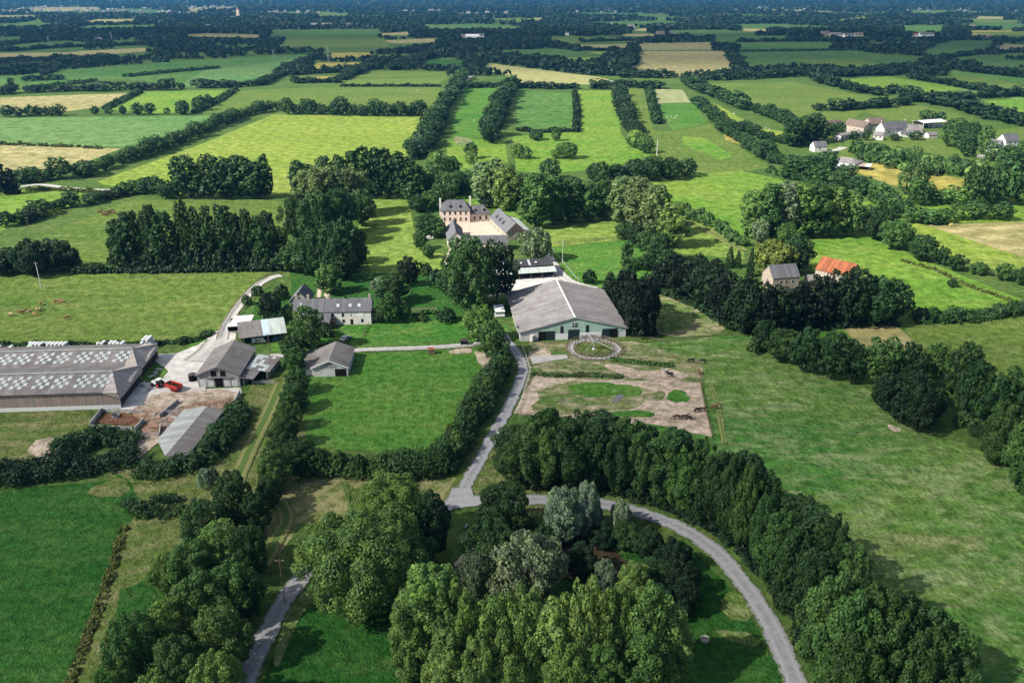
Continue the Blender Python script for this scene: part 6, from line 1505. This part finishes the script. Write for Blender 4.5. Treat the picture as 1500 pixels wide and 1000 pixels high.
for i, (x, y) in enumerate([(17,463),(30,460),(37,458),(44,459),(52,463),(55,456),(60,455),(60,447),(82,444),(88,443),(92,445),(98,468)]):
    k = 0 if i % 3 else 1
    animal('cow', x, y, rr.uniform(0,6.28), i % 2 == 0, CB[k], 'tan cow in the loose herd of the wide cattle pasture', 'tan cows in the cattle pasture', 1.0)
for i in range(11):
    animal('cow', 146+i*2.2+rr.uniform(-1,1), 313+rr.uniform(-3,3), rr.uniform(0,6.28), i % 2 == 0, CB[2], 'red brown cow bunched against the hedge of the small left field', 'red brown cows by the hedge', 1.0)
for i, (x, y) in enumerate([(978,173),(983,172),(988,174),(991,171),(980,178),(1062,170),(1075,168),(1122,188),(1127,190),(940,160),(1005,110),(990,100),(1025,96),(975,106),(612,133),(695,178)]):
    o = animal('sheep', x, y, rr.uniform(0,6.28), True, WOOL, 'white sheep dotted in the small fields beyond the strip meadows', 'white sheep in the far small fields', .9)
# --- tractor and trailer
RED = plain('red_paint', (.42,.020,.014), .4, .5, .2, 1.0); TYRE = plain('tyre_rubber', (.018,.017,.016), .85, .1, .2); SOIL = plain('load_soil', (.10,.055,.032), .95, .05, .35, 2.0)
def wheel(root, x, y, r, w, rim=None):
    m = MB(); m.tube((x,y-w/2,r),(x,y+w/2,r),r,r,18); o = m.build('wheel', TYRE, root); k = MB(); k.tube((x,y-w/2-.03,r),(x,y+w/2+.03,r),r*.55,r*.55,12); k.build('rim', rim or PL['trim'], o)
A = P(233,566); root = empty('tractor', A, R(155), 'white tractor with a dark cab hitched to the red trailer in the muck yard', 'tractor'); root.scale = (1.05,)*3
m = MB(); m.box(.2,2.4,-.45,.45,.7,1.55); m.add([(2.4,-.4,.75),(2.75,-.32,.8),(2.75,.32,.8),(2.4,.4,.75),(2.4,-.4,1.5),(2.7,-.3,1.3),(2.7,.3,1.3),(2.4,.4,1.5)], [(0,3,2,1),(4,5,6,7),(0,1,5,4),(1,2,6,5),(2,3,7,6)]); m.box(-1.0,.2,-.5,.5,.6,1.1); m.build('bonnet', PL['trim'], root)
m = MB(); m.box(-1.0,.25,-.72,.72,1.1,2.45); m.build('cab', GLASS, root); m = MB(); m.box(-1.15,.4,-.82,.82,2.46,2.62); m.build('cab_roof', PL['trim'], root)
for sy in (-1,1): wheel(root, -.7, sy*.85, .85, .5, RED); wheel(root, 1.9, sy*.7, .55, .35, RED)
m = MB(); m.tube((1.2,.5,1.5),(1.2,.5,2.5),.05,.05,8); m.build('exhaust', TYRE, root)
A = P(255,571); root = empty('tipping_trailer', A, R(152), 'red tipping trailer loaded with soil behind the tractor in the muck yard', 'trailer'); root.scale = (1.08,)*3
m = MB(); m.box(-2.6,2.4,-1.1,1.1,.9,1.05); m.box(-2.6,2.4,-1.15,-1.06,1.05,2.1); m.box(-2.6,2.4,1.06,1.15,1.05,2.1); m.box(2.31,2.4,-1.06,1.06,1.05,2.1); m.box(-2.6,-2.51,-1.06,1.06,1.05,2.0)
for x in (-1.8,-.6,.6,1.8): m.box(x-.06,x+.06,-1.22,-1.15,.95,2.1); m.box(x-.06,x+.06,1.15,1.22,.95,2.1)
m.build('body', RED, root); m = MB()
for i in range(14): x = -2.2+i*.32; m.add([(x,-1.0,1.6),(x+.3,-1.0,1.6),(x+.3,1.0,1.6),(x,1.0,1.6),(x+.15+rr.uniform(-.1,.1),rr.uniform(-.3,.3),1.95+rr.uniform(0,.3))], [(0,1,4),(1,2,4),(2,3,4),(3,0,4)])
m.build('load', SOIL, root)
for x in (-1.4,-.3):
    for sy in (-1,1): wheel(root, x, sy*.95, .5, .35, RED)
m = MB(); m.bar((2.4,0,.8),(4.0,0,.6),.15); m.build('drawbar', RED, root)
# --- yard things
def heap(px, py, rx, ry, h, mat, name, label, rz=0):
    b = P(px, py); n = 26; k = 9; vs = []; r = random.Random(int(px))
    ph = [r.uniform(0,6) for _ in range(4)]
    for j in range(k):
        t = j/(k-1); z = h*(1-t**1.6)
        for i in range(n):
            a = 2*math.pi*i/n; q = t*(1+.12*math.sin(3*a+ph[0])+.08*math.sin(5*a+ph[1])); vs.append((math.cos(a)*rx*q, math.sin(a)*ry*q, z*(1+.25*math.sin(4*a+ph[2]+t*5))*(1 if j < k-1 else 0)-.05*(j == k-1)+r.uniform(0,.08)*h))
    fs = [(j*n+i, j*n+(i+1) % n, (j+1)*n+(i+1) % n, (j+1)*n+i) for j in range(k-1) for i in range(n)]
    me = bpy.data.meshes.new(name); me.from_pydata(vs, [], fs); me.update()
    o = link(name, me, mat); o.location = b; o.rotation_euler = (0,0,rz); return tag(o, label, 'heap')
heap(322,588,11,3.2,1.5,GM['muck'],'manure_heap','long brown manure heap between the timber barn and the cattle shed', R(5))
heap(298,594,5,2.4,1.0,GM['muck'],'manure_heap','smaller brown manure heap at the left end of the long one', R(25))
heap(165,612,5,2.2,.5,GM['muck'],'manure_heap','low dark muck heap inside the walled pen by the long barns')
heap(320,574,6,1.6,.6,GM['sand'],'straw_heap','pale heap of spilled straw in front of the timber barn')
heap(62,660,5.5,4.0,.7,GM['sand'],'earth_heap','pale bare earth heap at the edge of the dark thicket')
for pts, h, lab in [([(133,625),(150,603)],1.5,'short concrete wall on the left side of the walled muck pen'),([(150,603),(210,604)],1.0,'long concrete wall on the far side of the walled muck pen'),([(135,628),(195,630)],1.2,'dark concrete wall on the near side of the walled muck pen'),([(198,632),(212,617)],1.4,'concrete wall leaning at the right side of the walled muck pen'),([(234,612),(262,589)],1.3,'concrete wall at the left of the manure heaps'),([(352,577),(341,598)],1.5,'concrete wall at the right end of the manure heap'),([(234,640),(236,625)],1.3,'short wall at the corner of the cattle shed')]:
    a = P(*pts[0]); b = P(*pts[1]); m = MB(); d = b-a; n = max(2, int(d.length/2.4))
    for i in range(n):
        q0 = d*(i/n); q1 = d*((i+1)/n-.012); m.bar(q0+Vector((0,0,h/2-.1)), q1+Vector((0,0,h/2-.1+random.uniform(-.05,.05))), .25, h+.2)
    o = m.build('concrete_wall', CONC); o.location = a; tag(o, lab, 'wall')
def gate(a, b, label, h=1.3):
    A = P(*a); B = P(*b); root = empty('gate', A, 0, label, 'gate'); d = B-A; m = MB()
    for k in range(5): m.bar(d*0+Vector((0,0,.25+k*.25)), d+Vector((0,0,.25+k*.25)), .08)
    m.bar(Vector((0,0,.1)), Vector((0,0,h)), .1); m.bar(d+Vector((0,0,.1)), d+Vector((0,0,h)), .1); m.bar(d*.5+Vector((0,0,.2)), d*.5+Vector((0,0,h)), .07); m.build('bars', PL['metal'], root)
gate((208,640),(232,638),'galvanised gate across the brown passage beside the cattle shed'); gate((370,563),(402,562),'grey gate across the grassy cart track'); gate((243,606),(262,606),'galvanised gate at the left end of the manure heap'); gate((694,509),(704,507),'dark gate at the end of the straight farm track')
b = P(283,557); root = empty('water_tank', b, 0, 'dark round water tank at the left corner of the timber barn', 'tank'); m = MB(); m.tube((0,0,0),(0,0,2.2),1.3,1.3,18); m.build('body', PL['black'], root); m = MB(); m.tube((0,0,2.2),(0,0,2.4),1.36,1.1,18); m.build('lid', plain('tank_lid', (.06,.06,.065), .6), root)
b = P(1032.5,937); root = empty('water_trough', b, 0, 'round grey concrete water trough on the grass inside the curved lane', 'trough'); m = MB(); n = 24
for i in range(n):
    t0, t1 = 2*math.pi*i/n, 2*math.pi*(i+1)/n
    pr = [(.62,.05),(.68,.5),(.82,.52),(.86,0)]
    for (r0,z0),(r1,z1) in zip(pr, pr[1:]): m.add([(math.cos(t0)*r0,math.sin(t0)*r0,z0),(math.cos(t1)*r0,math.sin(t1)*r0,z0),(math.cos(t1)*r1,math.sin(t1)*r1,z1),(math.cos(t0)*r1,math.sin(t0)*r1,z1)], [(0,1,2,3)])
m.build('ring', CONC, root); m = MB(); m.tube((0,0,.05),(0,0,.3),.66,.66,24); m.build('water', WATER, root)
b = P(683,772); root = empty('bench', b, R(70), 'small pale wooden bench on the grass beside the pond trees', 'bench'); m = MB(); m.box(-.8,.8,-.2,.2,.42,.48); m.build('seat', PL['palewall'], root); m = MB(); m.box(-.8,.8,.18,.24,.55,.95); m.build('backrest', PL['palewall'], root)
for x in (-.7,.7):
    m = MB(); m.box(x-.05,x+.05,-.18,.22,-.05,.42); m.build('leg', PL['palewall'], root)
b = P(632,518); root = empty('hay_feeder', b, 0, 'small rusty red hay feeder beside the straight farm track', 'feeder')
for sx in (-1,1):
    for sy in (-1,1):
        m = MB(); m.box(sx*.9-.07,sx*.9+.07,sy*.7-.07,sy*.7+.07,0,1.9); m.build('leg', PL['brick'], root)
m = MB(); m.slab([(-1.2,-1,1.95),(1.2,-1,1.95),(1.2,0,2.4),(-1.2,0,2.4)],.08); m.slab([(-1.2,0,2.403),(1.2,0,2.403),(1.2,1,1.95),(-1.2,1,1.95)],.08); m.build('roof', RM['tile'], root); m = MB(); m.box(-.8,.8,-.6,.6,.5,1.3); m.build('rack', PL['wood'], root)
b = P(680,505); root = empty('field_shelter', b, 0, 'tiny dark wooden shelter by the far fence of the farm track', 'shelter')
m = MB(); m.box(-1.2,1.2,.9,1,0,1.8); m.box(-1.2,-1.1,-.6,.9,0,1.7); m.box(1.1,1.2,-.6,.9,0,1.7); m.build('wall', PL['dark'], root); m = MB(); m.slab([(-1.4,-.9,1.7),(1.4,-.9,1.7),(1.4,1.2,2.0),(-1.4,1.2,2.0)],.08); m.build('roof', PL['dark'], root)
def car(px, py, rz, col, label, van=False, s=1.0):
    root = empty('car' if not van else 'van', P(px, py), rz, label, 'car' if not van else 'van'); root.scale = (s,)*3
    m = MB(); pr = [(-2.1,.35),(-2.15,.8),(-1.5,.95),(-1.0,1.45),(.5,1.5),(1.1,1.0),(2.0,.85),(2.1,.4)] if not van else [(-2.4,.35),(-2.45,2.1),(1.2,2.15),(1.7,1.4),(2.4,1.1),(2.5,.4)]
    n = len(pr); m.add([(x,-.85,z) for x, z in pr]+[(x,.85,z) for x, z in pr], [tuple(range(n)), tuple(range(2*n-1,n-1,-1))]+[(i,(i+1) % n,n+(i+1) % n,n+i) for i in range(n)]); m.build('body', plain('car_paint', col, .3, .5, .05), root)
    m = MB()
    for sy in (-1,1): m.box(-1.05,.6,sy*.87-.01,sy*.87+.01,1.0,1.38)
    m.slab([(.52,-.75,1.49),(.52,.75,1.49),(1.1,.75,1.06),(1.1,-.75,1.06)],-.02); m.build('window', GLASS, root)
    for x in (-1.35,1.3):
        for sy in (-1,1): wheel(root, x, sy*.8, .33, .22, PL['metal'])
car(629,350,R(5),(.72,.72,.72),'white car parked left of the manor courtyard')
car(507,498,R(60),(.30,.32,.33),'silver grey car parked on the farmhouse lawn', s=1.1)
car(380,502,R(10),(.70,.70,.70),'white van under the open pole shed', True); car(391,500,R(-5),(.03,.03,.035),'dark car under the open pole shed'); car(406,497,R(80),(.10,.20,.32),'blue car under the right bay of the pole shed')
# pale blocks on the yard verge
for i, (x, y) in enumerate([(222,551),(228,546),(233,541)]):
    m = MB()
    for k in range(3): m.box(-1.0,1.0,-.6+k*.45,-.3+k*.45,.1,.22); m.box(-1.0+k*.9,-.8+k*.9,-.6,.6,0,.1)
    o = m.build('pallet', PL['palewall']); o.location = P(x, y); o.rotation_euler = (0,0,R(55)+i); tag(o, 'pale pallet lying on the grass patch beside the long barns', 'pallet', 'pale pallets on the yard grass')
m = MB(); m.tube((0,0,.1),(0,0,.9),1.1,1.1,16,False); 
for i in range(12): m.bar((1.1*math.cos(i*.5236),1.1*math.sin(i*.5236),0),(1.1*math.cos(i*.5236),1.1*math.sin(i*.5236),1.2),.06)
o = m.build('ring_feeder', PL['metal']); o.location = P(170,611); tag(o, 'grey metal ring feeder in the walled muck pen', 'feeder')
b = P(415,262)
m = MB(); m.tube((-.6,0,.6),(.6,0,.6),.62,.62,16); o = m.build('hay_bale', plain('hay', (.42,.33,.14), .95, .05, .2, 2)); o.location = P(1393,331); o.scale = (1.2,)*3; tag(o, 'single round hay bale at the edge of the stubble field', 'bale')
m = MB(); m.box(-1,1,-.6,.6,-.1,2.2); m.add([(-1.1,-.7,2.2),(1.1,-.7,2.2),(1.1,.7,2.2),(-1.1,.7,2.2),(0,0,2.9)], [(0,1,4),(1,2,4),(2,3,4),(3,0,4)]); o = m.build('stone_shelter', PL['white']); o.location = P(1192,474); tag(o, 'tiny white stone shelter at the foot of the dark tree screen', 'shelter')

rr = random.Random(31)
for i, (x, y) in enumerate([(205,556),(212,560),(208,566),(198,572),(218,572),(225,578),(272,578),(300,573),(262,598),(252,604),(240,616),(226,608),(246,622),(258,612)]):
    m = MB()
    for k in range(rr.randint(2,5)): m.bar((rr.uniform(-1.5,0),rr.uniform(-.7,.7),.08+.1*k),(rr.uniform(.8,2.6),rr.uniform(-.7,.7),.08+.1*k),.18,.07)
    o = m.build('scrap_timber', PL['palewall'] if i % 2 else PL['grey']); o.location = P(x,y); o.rotation_euler = (0,0,rr.uniform(0,6)); tag(o, 'loose pile of grey scrap boards lying in the muck yard', 'scrap', 'scrap timber in the muck yard')
# ------------------------------------------------------------------ light, air
SUN_EL, SUN_AZ = R(40), R(246)      # azimuth from north (+Y), clockwise: the sun stands left, slightly on the camera's side
w = bpy.data.worlds.new('World'); sc.world = w; w.use_nodes = True; nt = w.node_tree; nt.nodes.clear()
sky = nt.nodes.new('ShaderNodeTexSky'); sky.sky_type = 'NISHITA'; sky.sun_disc = False; sky.sun_elevation = SUN_EL; sky.sun_rotation = SUN_AZ
bg = nt.nodes.new('ShaderNodeBackground'); bg.inputs['Strength'].default_value = .065; wo = nt.nodes.new('ShaderNodeOutputWorld')
nt.links.new(sky.outputs[0], bg.inputs[0]); nt.links.new(bg.outputs[0], wo.inputs[0])
sd = bpy.data.lights.new('sun', 'SUN'); sd.energy = 5.0; sd.angle = R(.53); sd.color = (1.0,.955,.86); so = bpy.data.objects.new('sun', sd); COL.objects.link(so)
dirs = Vector((math.sin(SUN_AZ)*math.cos(SUN_EL), math.cos(SUN_AZ)*math.cos(SUN_EL), math.sin(SUN_EL)))
so.rotation_euler = dirs.to_track_quat('Z','Y').to_euler(); so.location = (0,0,300)
def cloud_mat(thick):
    m, nt, out = new_mat('cloud_vapour'); v = coords(nt)
    ln = N(nt, 'ShaderNodeVectorMath', operation='LENGTH'); nt.links.new(v, ln.inputs[0])
    n1 = noise(nt, v, 2.2, 5, .6)
    e = mul(nt, ln.outputs['Value'], ramp(nt, n1, .3, .7, -.16, .16), 'ADD')
    a = mul(nt, ramp(nt, e, .97, .45), thick)
    t = nt.nodes.new('ShaderNodeBsdfTransparent'); d = nt.nodes.new('ShaderNodeBsdfTranslucent'); d.inputs['Color'].default_value = (.9,.9,.9,1); k = nt.nodes.new('ShaderNodeMixShader')
    nt.links.new(a, k.inputs[0]); nt.links.new(t.outputs[0], k.inputs[1]); nt.links.new(d.outputs[0], k.inputs[2]); nt.links.new(k.outputs[0], out.inputs['Surface']); return m
CLOUD = cloud_mat(.49); CLOUD_THICK = cloud_mat(.68)
def cloud(tx, ty, rx, ry, alt, seed, mat=None):
    """a flat-based fair weather cloud standing in the sun's way over that spot of ground"""
    bm = bmesh.new(); bmesh.ops.create_icosphere(bm, subdivisions=4, radius=1.0); r = random.Random(seed); ph = [r.uniform(0,6) for _ in range(4)]
    for v in bm.verts:
        x, y, z = v.co; b = 1+.07*math.sin(4*x+ph[0])*math.cos(3*y+ph[1])+.05*math.sin(9*y+ph[2])
        v.co = (x*b, y*b, (z*(1+.3*math.sin(6*x+ph[3])*math.cos(7*y)) if z > 0 else z*.3))
    me = bpy.data.meshes.new('cloud'); bm.to_mesh(me); bm.free()
    o = link('cloud', me, mat or CLOUD); o.scale = (rx, ry, 60); k = alt/dirs.z; o.location = (tx+dirs.x*k, ty+dirs.y*k, alt); tag(o, kind='stuff'); return o
cloud(30, 110, 760, 245, 760, 1)
cloud(-1100, 2000, 1900, 1050, 900, 2, CLOUD_THICK)
cloud(800, 1950, 1400, 950, 950, 3, CLOUD_THICK)
HAZE = True
if HAZE:
    m, nt, out = new_mat('air'); v = nt.nodes.new('ShaderNodeVolumePrincipled'); v.inputs['Color'].default_value = (.12,.45,.90,1); v.inputs['Density'].default_value = 6.5e-5; v.inputs['Anisotropy'].default_value = .2
    nt.links.new(v.outputs[0], out.inputs['Volume'])
    mb = MB(); mb.box(-13500,13500,-250,15500,-1,126); o = mb.build('haze', m); tag(o, kind='stuff')
sc.view_settings.view_transform = 'Standard'; sc.view_settings.look = 'None'; sc.view_settings.exposure = 0.85; sc.view_settings.gamma = 1.0
c = sc.cycles if hasattr(sc, 'cycles') else None
sc.render.engine = 'CYCLES'
sc.cycles.max_bounces = 5; sc.cycles.diffuse_bounces = 1; sc.cycles.transmission_bounces = 3; sc.cycles.volume_bounces = 0; sc.cycles.transparent_max_bounces = 12
sc.cycles.use_denoising = True
print('objects', len(COL.objects), 'trees', len(TREES), 'polys', sum(len(m.polygons) for m in bpy.data.meshes))
